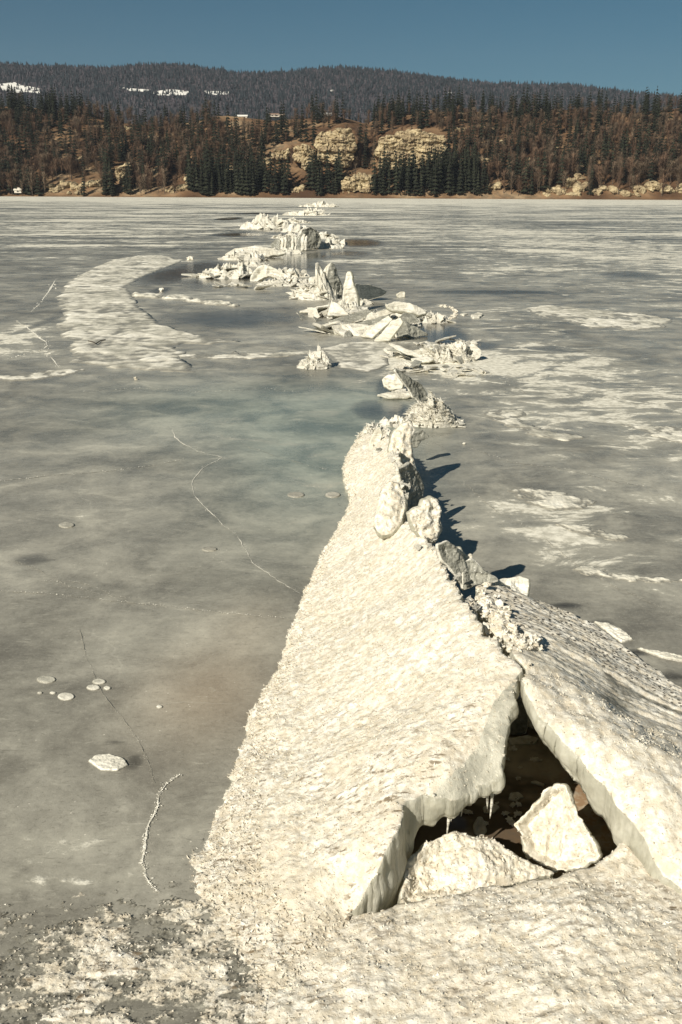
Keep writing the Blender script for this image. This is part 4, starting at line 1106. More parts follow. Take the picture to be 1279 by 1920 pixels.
flat_patch('snow_ridge', 'thin raised snow line right of the curved band', 'snow ridge', [(248, 551), (300, 554), (350, 558), (400, 564), (452, 573), (440, 576), (380, 569), (300, 560), (252, 556)], 504, .03, 2)
flat_patch('snow_patch', 'pale frozen apron between the lone heap and the ridge', SPt, [(600, 655), (650, 643), (720, 640), (745, 652), (720, 668), (725, 684), (690, 697), (640, 690), (625, 672)], 505, .004, 2.5, calm=.6, rim=.6)
flat_patch('snow_patch', 'wide feathered patch of snow right of the ridge', SPt, [(988, 578), (1030, 572), (1070, 576), (1120, 582), (1200, 588), (1258, 600), (1240, 614), (1180, 619), (1150, 612), (1110, 615), (1060, 604), (1020, 596), (1000, 588)], 506, .008, 3)
flat_patch('snow_patch', 'tapering white streak right of the snowy ridge heap', SPt, [(905, 778), (935, 770), (965, 768), (985, 778), (960, 784), (1000, 800), (1050, 812), (1092, 820), (1060, 826), (1000, 815), (950, 797), (925, 788)], 507)
flat_patch('snow_patch', 'round ended snow patch in the middle of the right hand ice', SPt, [(955, 920), (1000, 916), (1060, 926), (1112, 940), (1090, 953), (1040, 956), (1000, 948), (970, 934)], 508)
flat_patch('snow_patch', 'two tongued streak below the round ended patch', SPt, [(1045, 982), (1090, 984), (1130, 996), (1180, 1008), (1160, 1014), (1110, 1006), (1080, 998)], 509)
flat_patch('snow_patch', 'long thin streak running to the right edge above the pitted slab', SPt, [(1070, 1068), (1110, 1064), (1160, 1078), (1240, 1084), (1300, 1090), (1240, 1092), (1160, 1088), (1110, 1080)], 510)
flat_patch('snow_patch', 'small ragged patch just beyond the pitted slab', SPt, [(1112, 1167), (1140, 1170), (1172, 1186), (1186, 1200), (1165, 1206), (1148, 1194), (1128, 1178)], 511)
flat_patch('snow_patch', 'white wedge at the right edge beyond the pitted slab', SPt, [(1192, 1216), (1230, 1222), (1300, 1236), (1300, 1246), (1240, 1234)], 512)
flat_patch('snow_patch', 'speckled patch at the right edge level with the ridge heap', SPt, [(1165, 795), (1200, 800), (1250, 800), (1300, 806), (1300, 832), (1250, 826), (1215, 812)], 513)
flat_patch('snow_patch', 'oval white blotch beside a dark spot on the left ice', SPt, [(166, 1428), (180, 1418), (205, 1416), (232, 1424), (240, 1436), (220, 1446), (190, 1445)], 514, .004, 2.0, cap=.8)
for i, (x, y, a, b) in enumerate([(87, 1275, 18, 7), (124, 1307, 16, 7), (175, 1290, 13, 5), (186, 1279, 13, 5), (201, 1291, 7, 3.5), (99, 1300, 6, 2.2), (75, 1300, 5, 2), (299, 1326, 6, 3), (393, 1030, 14, 4), (125, 985, 15, 5), (555, 928, 16, 5), (624, 928, 14, 5)]):
    flat_patch('ice_bubble', ['largest of the white bubbles in the left ice, topmost', 'white bubble nearest the viewer in the left cluster', 'white bubble right of the largest two', 'white bubble just above the right cluster', 'tiny white bubble at the right end of its cluster', 'tiny white bubble between the two largest', 'tiny white bubble left of the others', 'small white fleck under the bubbles', 'pale fleck in the middle of the left ice', 'pale oval fleck in the grey left ice', 'pale oval under the teal ice', 'pale oval against the slab hump'][i],
               'ice bubble', [(x + a * math.cos(t), y + b * math.sin(t)) for t in np.linspace(0, 2 * math.pi, 15)[:-1]], 530 + i, .0018, .5, 2, cap=.6 if i < 8 else .22)
for i, (lab, x, y, wd) in enumerate([('small white ball of ice on dark water left of the ragged heap', 357, 488, 9), ('small white block on grey ice beside the curved band', 303, 546, 8), ('small chip of ice right of the snowy heap', 870, 833, 4), ('crumb of ice below the narrow strip', 255, 712, 6)]):
    p = at(x, y); s = scale_at(p); put_lump((p[0], p[1], wd * s * .3), wd * s * .6, lab, None, 'ice lump', name='ice_lump')
flat_patch('ice_floe', 'flat white floe right of the crescent rim', 'ice floe', [(882, 593), (895, 588), (908, 591), (900, 597), (886, 598)], 550, .02, .5)
flat_patch('ice_floe', 'small flat floe touching the flat white one', 'ice floe', [(862, 590), (870, 588), (878, 590), (870, 593)], 551, .015, .5)

# ------------------------------------------------------------------ cracks: low broken welts on the ice
def crack(label, pts, wpx, seed, h=.004, jag=3.0, mat=None, thin=.3):
    P = []
    for a, b in zip(pts[:-1], pts[1:]):
        n = max(2, int(math.hypot(b[0] - a[0], b[1] - a[1]) / 4))
        P += [(a[0] + (b[0] - a[0]) * i / n, a[1] + (b[1] - a[1]) * i / n) for i in range(n)]
    P.append(pts[-1])
    W_ = np.array([at(a, b)[:2] for a, b in P])
    s = np.array([scale_at((q[0], q[1], 0)) for q in W_])
    k = len(W_)
    t = np.arange(k) / 7.0
    T = np.gradient(W_, axis=0); T /= np.linalg.norm(T, axis=1)[:, None] + 1e-9
    Nn = np.stack([T[:, 1], -T[:, 0]], 1)
    W_ = W_ + Nn * (fbm(t, t * 0 + seed, 4, seed, .65) * jag * s)[:, None]
    wd = s * wpx * .75 * np.clip(.45 + 1.9 * fbm(t * .8, t * 0 + 3.3, 4, seed + 2, .7), .03, 1.4) * np.sqrt(np.clip(np.minimum(np.arange(k), k - 1 - np.arange(k)) / 6, .08, 1))
    L_, R_ = W_ + Nn * wd[:, None], W_ - Nn * wd[:, None]
    zi = lambda q: ice_z(q[:, 0], q[:, 1])
    V = np.r_[np.c_[L_, zi(L_) + .0005], np.c_[W_, zi(W_) + .0008 + h * .08 * np.clip(wd / (s * wpx * .4), 0, 1)], np.c_[R_, zi(R_) + .0005]]
    c = V.mean(0); c[2] = 0
    Fc = []
    for i in range(k - 1):  # wound so that the faces look up
        Fc += [(i, k + i, k + i + 1, i + 1), (k + i, 2 * k + i, 2 * k + i + 1, k + i + 1)]
    me = new_mesh('ice_crack', V - c, Fc, M_FROST if thin > .2 else M_PATCH, True, dict(thin=np.full(3 * k, thin)))
    if sum(f.normal.z for f in me.polygons) < 0: me.flip_normals()
    o = link('ice_crack', me); o.location = (c[0], c[1], .002)
    tag(o, label, 'ice crack')
    r = np.random.default_rng(seed + 40); ng = int(k * 5 * max(.35, thin * 1.6))
    q = r.integers(0, k, ng); sd = r.normal(0, .8, ng)[:, None] * wd[q][:, None] + (r.uniform(0, 1, ng) < .2)[:, None] * r.normal(0, 3, (ng, 1)) * s[q][:, None]
    g = W_[q] + Nn[q] * sd + r.normal(0, 2.0, (ng, 2)) * s[q][:, None]
    sz = (s[q] * r.uniform(.35, 1.25, ng) * np.clip(wpx / 2.2, .5, 1.3))[:, None]
    zb = ice_z(g[:, 0], g[:, 1])[:, None] + .001
    GV = np.stack([np.c_[g + r.normal(0, 1, (ng, 2)) * sz, zb] for _ in range(3)] + [np.c_[g, zb + sz * r.uniform(.5, 1.2, (ng, 1))]], 1).reshape(-1, 3) - c
    bs = (np.arange(ng) * 4)[:, None]
    GF = np.concatenate([bs + np.array([0, 1, 3]), bs + np.array([1, 2, 3]), bs + np.array([2, 0, 3])])
    link('frost_grains', new_mesh('frost_grains', GV, GF, M_FROST, False), o)['kind'] = 'stuff'
crack('curving white crack in the ice at the bottom left', [(334, 1455), (310, 1472), (298, 1490), (297, 1512), (280, 1545), (271, 1580), (268, 1615), (274, 1645), (284, 1662), (296, 1674)], 3.2, 601, .006, 4, thin=1.0)
crack('straight faint crack crossing the left ice to the slab', [(-40, 1106), (100, 1115), (250, 1131), (400, 1147), (480, 1155), (545, 1160)], 1.8, 602, .003, 5, thin=.15)
crack('long wandering crack from the middle ice down to the slab', [(318, 790), (328, 820), (368, 846), (416, 858), (380, 878), (362, 900), (364, 930), (400, 966), (446, 1008), (474, 1055), (528, 1092), (562, 1114)], 1.25, 603, .003, 7, thin=.21)
crack('short white crack at the left edge beside the curved band', [(107, 520), (92, 545), (78, 566), (60, 584)], 2.4, 604, .006, 3)
crack('branching crack below the short one at the left edge', [(28, 600), (58, 620), (86, 642), (88, 655), (96, 672), (112, 690)], 2.4, 605, .006, 5)
crack('second branch of the crack at the left edge', [(16, 672), (50, 664), (80, 656), (90, 648)], 2.2, 606, .006, 4)
crack('faint crack above the straight one on the left ice', [(80, 1090), (130, 1090), (170, 1098), (215, 1118)], 1.2, 607, .002, 4, thin=.1)
crack('hairline crack in the teal ice beside the ridge', [(430, 820), (470, 840), (520, 856), (560, 868), (610, 880)], 1.0, 608, .002, 5, thin=.05)
crack('faint arc of frost from right ice towards the patch', [(800, 640), (900, 690), (1000, 745)], 1.0, 609, .002, 5, thin=.0)
crack('pale crack running right from the left edge in the middle ice', [(-20, 905), (90, 893), (200, 884), (290, 873), (345, 862)], 1.4, 610, .002, 4, thin=.12)
crack('faint crack beside the dark oval on the left ice', [(20, 1050), (70, 1068), (130, 1100), (200, 1118), (260, 1122)], 1.2, 611, .002, 5, thin=.1)
crack('thin crack dropping through the bubbles on the left ice', [(150, 1180), (160, 1230), (190, 1300), (240, 1360), (275, 1420), (290, 1470)], 1.0, 612, .002, 5, thin=.08)
crack('thin crack on the right ice beside the frosty patch', [(870, 905), (930, 960), (1010, 1000), (1080, 1060), (1150, 1100), (1262, 1150)], 1.2, 613, .002, 6, thin=.1)
crack('thin crack across the right ice above the round ended patch', [(880, 840), (960, 868), (1060, 880), (1160, 905), (1300, 925)], 1.1, 614, .002, 6, thin=.12)
crack('frost line below the narrow strip towards the lone heap', [(150, 735), (260, 728), (380, 735), (500, 728), (560, 736)], .9, 615, .002, 4, thin=.08)
# a dark twig on the curved band
def twig():
    pts = [(165, 639), (174, 641), (180, 644), (188, 639), (198, 637)]
    W_ = [at(a, b, .02) for a, b in pts]; s = scale_at(W_[0]); r = 1.0 * s
    V = []; Fc = []
    c = W_[2]
    for i, p in enumerate(W_):
        for k in range(5):
            a = 2 * math.pi * k / 5
            V.append((p[0] - c[0], p[1] - c[1] + r * math.cos(a), r * math.sin(a)))
    for i in range(len(W_) - 1):
        for k in range(5):
            Fc.append((i * 5 + k, i * 5 + (k + 1) % 5, (i + 1) * 5 + (k + 1) % 5, (i + 1) * 5 + k))
    o = link('twig', new_mesh('twig', V, Fc, M_STICK)); o.location = tuple(c)
    tag(o, 'dark bent twig lying on the curved snow band', 'twig')
twig()

# ------------------------------------------------------------------ far shore: wooded bluff
CRX = np.array([-200, 0, 60, 120, 200, 300, 400, 450, 560, 620, 680, 720, 800, 900, 1000, 1100, 1200, 1300, 1500])
CRY = np.array([190, 196, 200, 212, 226, 238, 228, 222, 220, 218, 232, 214, 206, 206, 210, 212, 210, 208, 206])   # ground line of the bluff top
BD = 175.0      # depth of the slope
def px_of_x(X, Y): return 639.5 + F * X / (Y * math.cos(PITCH))
_crz = np.array([atd(a, b, SHORE + BD)[2] for a, b in zip(CRX, CRY)])
def bluff_z(X, Y):
    px = px_of_x(X, Y)
    H = np.interp(px, CRX, _crz) + 4 * fbm(X * .012, X * 0 + .3, 3, 91)
    v = np.clip((Y - SHORE - 3) / BD, 0, 1.6)
    prof = np.where(v < .06, v * 1.2, np.where(v < 1, .072 + (v - .06) / .94 * .928, 1 + (v - 1) * .02))
    prof = prof + .08 * np.sin(np.clip(v, 0, 1) * math.pi)
    g = 6.0 * fbm(X * .014, Y * .02, 4, 92) * np.clip(v * 4, 0, 1) * np.clip((1.35 - v) * 3, 0, 1)
    return np.where(Y <= SHORE + 2, -.2, H * prof + g + .3)
def build_bluff():
    xs = np.linspace(-620, 620, 250); ysr = np.r_[np.linspace(SHORE - 3, SHORE + BD, 70), np.linspace(SHORE + BD + 4, SHORE + 320, 14)]
    Yg, Xg = np.meshgrid(ysr, xs, indexing='ij'); X = Xg.ravel(); Y = Yg.ravel()
    # open the fan out with distance
    Z = bluff_z(X, Y)
    idx = np.arange(len(X)).reshape(Yg.shape)
    fc = np.stack([idx[:-1, :-1], idx[:-1, 1:], idx[1:, 1:], idx[1:, :-1]], -1).reshape(-1, 4)
    tag(link('hillside', new_mesh('hillside', np.stack([X, Y, Z], 1), fc, M_HILL, True)), kind='structure')
build_bluff()

def slope_point(px, py):
    """where the ray through a photo pixel meets the bluff"""
    d = ray(px, py)
    Ys = np.linspace(SHORE, SHORE + BD + 120, 400)
    t = Ys / d[1]; X = t * d[0]; Zr = CAMZ + t * d[2]
    below = Zr <= bluff_z(X, Ys)
    if not below.any(): return None
    k = int(np.argmax(below))
    return np.array([X[k], Ys[k], Zr[k]])

# limestone faces standing out of the slope
CLIFFS = []
def cliff(pts, seed, off=6.0, depth=26.0, amp=4.0):
    pts = [(float(a), float(b)) for a, b in pts]
    bx = np.mean([p[0] for p in pts]); by = max(p[1] for p in pts)
    base = slope_point(bx, by); Y0 = base[1] - off
    Q = np.array([[atd(a, b, Y0)[0], atd(a, b, Y0)[2]] for a, b in pts])
    a = 0.5 * np.sum(Q[:, 0] * np.roll(Q[:, 1], -1) - Q[:, 1] * np.roll(Q[:, 0], -1))
    if a < 0: Q = Q[::-1]
    Q = fractal_outline(Q, .8, 3.0, seed, .65)
    zlo = Q[:, 1].min()
    def top(P, dist):
        x, z = P[:, 0], P[:, 1]
        cut = sstep(.86, .98, ridged(x * .045 + .02 * z, z * .10, 2, seed + 6)) + .8 * sstep(.88, .98, ridged(x * .10, z * .035, 2, seed + 7))
        band = np.floor((z + 1.5 * fbm(x * .06, z * .1, 3, seed)) / 3.4)
        fr_ = ((z + .12 * x + 2.2 * fbm(x * .05, z * .08, 3, seed + 8)) / 4.2) % 1.0
        blk = .9 * (fr_ - .5) + perlin(np.floor(x / 4.5 + .5 * band) * 1.7 + .3, band * 2.3 + .4, seed)
        return amp * (.55 * fbm(x * .05, z * .07, 4, seed + 1) * 1.8 + .45 * blk + .40 * plates(x * .55 + fbm(z * .2, x * .05, 2, 3), z * 1.5, 6.0, seed) + .16 * plates(x * .6, z * 1.6, 2.4, seed + 3) + .25 * fbm(x * .4, z * .5, 3, seed + 2)) - (z - zlo) * .35 - 2.2 * np.exp(-dist / 1.2) - 2.6 * cut
    o = sheet('cliff', Q, .55, top, lambda P, d: np.full(len(P), -depth - (P[:, 1] - zlo) * .9), [M_ROCK, M_ROCK], frame=((0, Y0, 0), (1, 0, 0), (0, 0, 1), (0, -1, 0)), levels=4, jit=.8, seed=seed)
    o.data.polygons.foreach_set('use_smooth', np.zeros(len(o.data.polygons), bool))
    tag(o, kind='structure')
    CLIFFS.append(np.array(pts))
cliff([(712, 318), (706, 285), (712, 262), (728, 250), (760, 242), (800, 246), (838, 252), (842, 275), (830, 300), (800, 312), (760, 318), (730, 322)], 701)
cliff([(592, 250), (625, 240), (660, 238), (668, 262), (665, 300), (650, 315), (620, 312), (596, 295), (590, 270)], 702)
cliff([(548, 275), (575, 268), (592, 280), (590, 310), (570, 318), (552, 300)], 703)
cliff([(640, 362), (645, 335), (672, 320), (700, 328), (702, 350), (690, 364)], 704, 3)
rz_ = np.random.default_rng(909)
for i, (x, y, a_, b_) in enumerate([(1045, 356, 20, 8), (1072, 344, 16, 10), (1092, 352, 13, 10), (1068, 364, 22, 5), (1030, 366, 14, 4), (1118, 360, 13, 6), (1140, 354, 14, 8), (1165, 358, 14, 8), (1205, 356, 15, 9), (1232, 352, 14, 10), (1255, 356, 16, 9), (1290, 354, 18, 10), (1190, 366, 18, 4), (1090, 334, 8, 6),
                                    (96, 354, 12, 7), (116, 346, 12, 9), (140, 350, 14, 9), (165, 346, 11, 8), (182, 342, 8, 9), (130, 362, 26, 4), (318, 358, 12, 5), (340, 352, 11, 7), (350, 340, 5, 7)]):
    cliff([(x + a_ * q * math.cos(t), y + b_ * q * math.sin(t)) for t, q in zip(np.linspace(0, 6.28, 11)[:-1], rz_.uniform(.6, 1.25, 10))], 760 + i, 2.0, 12, 2.2)
cliff([(208, 335), (222, 312), (240, 300), (238, 330), (225, 345)], 710, 3)
cliff([(495, 300), (515, 282), (540, 278), (545, 292), (520, 306), (500, 310)], 711, 3)
for i, (x, y, a, b) in enumerate([(948, 268, 14, 5), (918, 262, 8, 4), (985, 300, 12, 4), (1045, 276, 7, 4), (860, 240, 14, 6), (905, 300, 8, 6), (240, 240, 10, 5), (150, 300, 6, 8), (430, 318, 8, 8), (1180, 262, 8, 4), (1100, 250, 6, 4), (930, 352, 10, 8), (560, 356, 16, 7)]):
    r_ = np.random.default_rng(750 + i)
    cliff([(x + a * q * math.cos(t), y + b * q * math.sin(t)) for t, q in zip(np.linspace(0, 6.28, 9)[:-1], r_.uniform(.7, 1.4, 8))], 720 + i, 1.5, 8, 1.5)

# trees -----------------------------------------------------------------
def spruce_geo(seed, tiers=9, nb=7):
    """unit spruce: crown 1 high from .08 up; arrays of triangles"""
    r = np.random.default_rng(seed); T = []
    for i in range(tiers):
        f = i / (tiers - 1); z = .10 + .86 * f ** .95; rad = (.165 * (1 - f) ** .85 + .012) * r.uniform(.8, 1.15)
        for k in range(nb):
            a = 2 * math.pi * (k + r.uniform(-.4, .4)) / nb + i
            L = rad * r.uniform(.6, 1.2); w_ = .34 * L + .008
            c, s_ = math.cos(a), math.sin(a)
            zt = z + .05 * (1 - f) + .02
            T.append([(c * .005, s_ * .005, zt), (c * L * .75 - s_ * w_, s_ * L * .75 + c * w_, z - .025), (c * L, s_ * L, z - .045 * r.uniform(.4, 1.3))])
            T.append([(c * .005, s_ * .005, zt), (c * L, s_ * L, z - .045 * r.uniform(.4, 1.3)), (c * L * .75 + s_ * w_, s_ * L * .75 - c * w_, z - .025)])
    T.append([(.012, 0, .92), (-.006, .01, .92), (0, 0, 1.02)]); T.append([(-.006, -.01, .92), (.012, 0, .92), (0, 0, 1.02)])
    return np.array(T)
def bare_geo(seed, n=95):
    r = np.random.default_rng(seed); T = []
    for i in range(n):
        z0 = r.uniform(.22, .80); a = r.uniform(0, 2 * math.pi)
        rise = r.uniform(.10, .30); L = r.uniform(.06, .24) * (1.15 - .6 * abs(z0 - .5))
        w_ = r.uniform(.004, .010)
        c, s_ = math.cos(a), math.sin(a)
        p0 = np.array([c * .01, s_ * .01, z0]); p1 = p0 + np.array([c * L, s_ * L, rise])
        sd = np.array([-s_ * w_, c * w_, 0])
        T.append([p0 - sd, p0 + sd, p1])
        for q in range(2):
            m0 = p0 + (p1 - p0) * r.uniform(.35, .8); d = np.array([c, s_, 0]) * r.uniform(0, .1) + np.array([-s_, c, 0]) * r.uniform(-.09, .09) + np.array([0, 0, r.uniform(.04, .13)])
            T.append([m0 - sd * .8, m0 + sd * .8, m0 + d])
    T = np.array(T); T[..., 2] = np.minimum(T[..., 2], 1.0)
    return T
def tri_mesh(name, T, mat):
    V = T.reshape(-1, 3); return new_mesh(name, V, np.arange(len(V)).reshape(-1, 3), mat, False)
def trunk_mesh(h, r0):
    V = []; Fc = []; n = 5
    for i, (z, r_) in enumerate([(-.06, r0 * 1.3), (h * .5, r0 * .7), (h, r0 * .15)]):
        V += [(r_ * math.cos(2 * math.pi * k / n), r_ * math.sin(2 * math.pi * k / n), z) for k in range(n)]
    for i in range(2):
        Fc += [(i * n + k, i * n + (k + 1) % n, (i + 1) * n + (k + 1) % n, (i + 1) * n + k) for k in range(n)]
    return new_mesh('trunk', V, Fc, M_TRUNK, True)
SPG = [spruce_geo(800 + i) for i in range(5)]; BRG = [bare_geo(830 + i) for i in range(5)]
SPM = [tri_mesh('crown', t, M_SPRUCE) for t in SPG]
BRM = [tri_mesh('crown', t, M_TWIG if i % 2 else M_TWIG2) for i, t in enumerate(BRG)]
TRS = trunk_mesh(.9, .016); TRB = trunk_mesh(.7, .013)

def bare_spot(px, py):
    for c in CLIFFS:
        if inside(np.array([[px, py]]), c)[0]: return True
    return False

zones = [(90, 'near the white hut'), (200, 'over the leftmost low outcrop'), (290, 'right of the leftmost low outcrop'), (360, 'around the second low outcrop'), (430, 'where the dense shore spruces begin'), (500, 'in the middle of the dense shore spruces'), (560, 'left of the small cliff'),
         (610, 'around the small cliff'), (670, 'around the left tall cliff'), (710, 'between the two tall cliffs'), (780, 'at the left half of the largest cliff'), (850, 'at the right half of the largest cliff'), (930, 'just right of the largest cliff'),
         (1020, 'between the largest cliff and the right outcrops'), (1110, 'over the first right outcrop'), (1190, 'over the second right outcrop'), (5000, 'over the rightmost outcrop')]
levels_ = [('along the waterline', 345, 400), ('halfway up the slope', 270, 345), ('on top of the bluff', 0, 270)]
def place_words(px, py):
    zn = next(t for lim, t in zones if px < lim)
    lv = next(t for t, a, b in levels_ if a <= py < b)
    return lv + ' ' + zn

OPEN = np.array([(470, 318), (520, 270), (600, 232), (680, 232), (715, 250), (715, 335), (650, 366), (540, 366)], float)
def scatter():
    rs = np.random.default_rng(55)
    cand = []
    def dens_spruce(px, py):
        d = .27
        if 350 < px < 600 and py > 330: d += .9
        if 700 < px < 900 and py > 318: d += .7
        if 590 < px < 650 and py > 300: d += .9
        if 185 < px < 245 and py > 330: d += .6
        if py < 230: d += .22
        if px > 690 and py < 235: d += .25
        if px < 160 and py < 230: d += .5
        if 480 < px < 590 and 235 < py < 300: d += .3
        if 400 < px < 580 and py < 236: d = .05
        if px > 1010 and py > 330: d = .12
        if 75 < px < 195 and py > 325: d = .1
        if 250 < px < 350 and py > 335: d = .12
        return d
    n = 0
    while n < 3100:
        px = rs.uniform(-60, 1340); py = rs.uniform(204, 368)
        p = slope_point(px, py)
        if p is None: continue
        p[2] = bluff_z(p[0:1], p[1:2])[0] - .3
        q = to_px(p)
        # the foot of a tree never stands on a bare rock face, and few grow right in front of one
        if bare_spot(px, py) or bare_spot(px, py - 10): 
            if rs.uniform() < .97: continue
        if bare_spot(px, py - 24) and rs.uniform() < .6: continue
        k = dens_spruce(px, py)
        if inside(np.array([[px, py]]), OPEN)[0] and rs.uniform() < .55: continue
        spruce = rs.uniform() < k
        nz = fbm(np.array([px / 60]), np.array([py / 40]), 2, 66)[0]
        if 395 < px < 575 and py < 252 and rs.uniform() < (.95 if py < 234 else .75): continue
        if not spruce and nz > .25 and rs.uniform() < .5: continue
        h = rs.uniform(10, 19) * (1.25 if spruce else .85) * (1.15 if py > 330 else 1.0)
        cand.append((p, spruce, h, px, py)); n += 1
    for kind in (True, False):
        L = sorted([c for c in cand if c[1] == kind], key=lambda c: -(c[2] / c[0][1]) - (.02 if c[4] > 355 else 0))
        vis = [c for c in L if 18 < c[3] < 1262]
        ind = vis[:295]; iset = set(id(c) for c in ind); rest = [c for c in L if id(c) not in iset]
        for p, _, h, px, py in ind:
            pw = place_words(px, py)
            if kind:
                o = empty('spruce_tree', tuple(p)); tag(o, 'dark spruce ' + pw, 'spruce', 'spruces ' + pw)
                c = link('crown', random.choice(SPM), o); t = link('trunk', TRS, o)
            else:
                o = empty('bare_tree', tuple(p)); tag(o, 'leafless brown tree ' + pw, 'bare tree', 'bare trees ' + pw)
                c = link('crown', random.choice(BRM), o); t = link('trunk', TRB, o)
            wd = h * random.uniform(.85, 1.25)
            o.scale = (wd, wd, h); o.rotation_euler = (0, 0, random.uniform(0, 6.28))
        G = SPG if kind else BRG
        groups = [[], []]
        for j, (p, _, h, px, py) in enumerate(rest):
            g = G[j % 5]; a = rs.uniform(0, 6.28); wd = h * rs.uniform(.85, 1.25)
            ca, sa = math.cos(a), math.sin(a)
            T = g.reshape(-1, 3)
            groups[j % 2 if not kind else 0].append(np.stack([(T[:, 0] * ca - T[:, 1] * sa) * wd + p[0], (T[:, 0] * sa + T[:, 1] * ca) * wd + p[1], T[:, 2] * h + p[2]], 1))
        for gi, gg in enumerate(groups):
            if not gg: continue
            V = np.concatenate(gg); me = new_mesh('wood', V, np.arange(len(V)).reshape(-1, 3), M_SPRUCE if kind else (M_TWIG, M_TWIG2)[gi], False)
            o = link('spruce_wood' if kind else 'bare_wood', me)
            tag(o, 'mass of further spruces on the bluff' if kind else ('mass of further grey leafless trees on the bluff', 'mass of further russet leafless trees on the bluff')[gi], 'wood', None, 'stuff')
scatter()

# far wooded ridge ---------------------------------------------------------
RGX = np.array([-300, 16, 100, 200, 245, 290, 350, 400, 440, 520, 560, 600, 650, 720, 800, 850, 900, 1000, 1060, 1100, 1150, 1262, 1500])
RGY = np.array([118, 118, 122, 126, 123, 119, 121, 128, 136, 135, 131, 127, 126, 132, 142, 149, 154, 157, 158, 164, 171, 182, 200])
FD0, FD1 = 1500.0, 2500.0
_rgz = np.array([atd(a, b + 2, FD1)[2] for a, b in zip(RGX, RGY)])
def far_z(X, Y):
    H = np.interp(px_of_x(X, Y), RGX, _rgz); v = np.clip((Y - FD0) / (FD1 - FD0), 0, 1.5)
    pr = np.where(v < 1, .32 + .68 * v ** 1.15, 1 - (v - 1) * .5)
    return H * pr + 10 * fbm(X * .004, Y * .004, 4, 95) * np.clip((1 - v) * 3, 0, 1)
CLEAR = [np.array(p, float) for p in ([(0, 157), (28, 153), (40, 160), (62, 163), (76, 166), (74, 176), (52, 172), (30, 174), (0, 168)], [(218, 162), (250, 166), (285, 168), (270, 172), (240, 170)], [(285, 172), (320, 167), (356, 171), (352, 178), (310, 179), (290, 178)], [(380, 170), (410, 171), (436, 172), (428, 177), (400, 178), (384, 175)],
                                      [(612, 170), (626, 168), (624, 174)], [(836, 172), (850, 173), (842, 177)])]
def build_far():
    xs = np.linspace(-1250, 1250, 420); ysr = np.r_[np.linspace(1200, FD1, 150), np.linspace(FD1 + 20, FD1 + 500, 8)]
    Yg, Xg = np.meshgrid(ysr, xs, indexing='ij'); X = Xg.ravel(); Y = Yg.ravel(); Z = far_z(X, Y)
    Z = np.where(Y < FD0, Z - (FD0 - Y) * .15, Z)
    d = np.stack([X, Y, Z - CAMZ], 1); k = d @ fwd; px = 639.5 + F * (d @ rt) / k; py = 960 - F * (d @ up) / k
    PP = np.stack([px, py], 1); snow = np.zeros(len(X))
    for c in CLEAR:
        dd, _, _ = nearest(PP, c); s = inside(PP, c); snow = np.maximum(snow, sstep(-2.5, 2.5, np.where(s, dd, -dd)))
    idx = np.arange(len(X)).reshape(Yg.shape)
    fc = np.stack([idx[:-1, :-1], idx[:-1, 1:], idx[1:, 1:], idx[1:, :-1]], -1).reshape(-1, 4)
    tag(link('far_hill', new_mesh('far_hill', np.stack([X, Y, Z], 1), fc, M_FAR, True, dict(snow=snow))), kind='structure')
    rs = np.random.default_rng(77); N_ = 24000
    Xt = rs.uniform(-900, 900, N_); Yt = FD0 + (FD1 - FD0) * rs.uniform(0, 1.03, N_) ** .8; Zt = far_z(Xt, Yt)
    d = np.stack([Xt, Yt, Zt - CAMZ], 1); k = d @ fwd; px = 639.5 + F * (d @ rt) / k; py = 960 - F * (d @ up) / k
    ok = (np.abs(px - 639) < 760) & (py < 262)
    keep = rs.uniform(0, 1, N_) < .30
    for c in CLEAR: ok &= keep | (~inside(np.stack([px, py], 1), c) & ~inside(np.stack([px, py - 3], 1), c))
    Xt, Yt, Zt = Xt[ok], Yt[ok], Zt[ok]
    nn = len(Xt); h = rs.uniform(5.5, 11, nn) * np.where(rs.uniform(0, 1, nn) < .06, 1.35, 1.0); rad = h * rs.uniform(.20, .32, nn)
    con = rs.uniform(0, 1, nn) < .62
    for kind, mat, nm, lab in ((True, M_FARTREE, 'far_conifer_wood', 'conifer wood covering the far ridge'), (False, M_FARTWIG, 'far_bare_wood', 'grey leafless wood covering the far ridge')):
        s = con == kind; x, y, z, hh, rr = Xt[s], Yt[s], Zt[s], h[s] * (1 if kind else .75), rad[s] * (1 if kind else 1.25); m_ = len(x)
        V = []
        for lv in range(2):
            for q in range(5):
                a = rs.uniform(0, .7, m_) + q * 2 * math.pi / 5; a2 = a + 1.0
                z0 = z + hh * (.0 + .42 * lv); r_ = rr * (1 - .42 * lv) * rs.uniform(.7, 1.2, m_)
                top_ = z + hh * (.72 + .28 * lv) if kind else z + hh * (.6 + .3 * lv) * rs.uniform(.7, 1, m_)
                V.append(np.stack([np.stack([x + r_ * np.cos(a), y + r_ * np.sin(a), z0], 1), np.stack([x + r_ * np.cos(a2), y + r_ * np.sin(a2), z0 + hh * .04], 1),
                                   np.stack([x + (0 if kind else 1) * r_ * .5 * np.cos(a), y, top_], 1)], 1))
        V = np.concatenate(V).reshape(-1, 3)
        tag(link(nm, new_mesh(nm, V, np.arange(len(V)).reshape(-1, 3), mat, False)), lab, 'wood', None, 'stuff')
build_far()

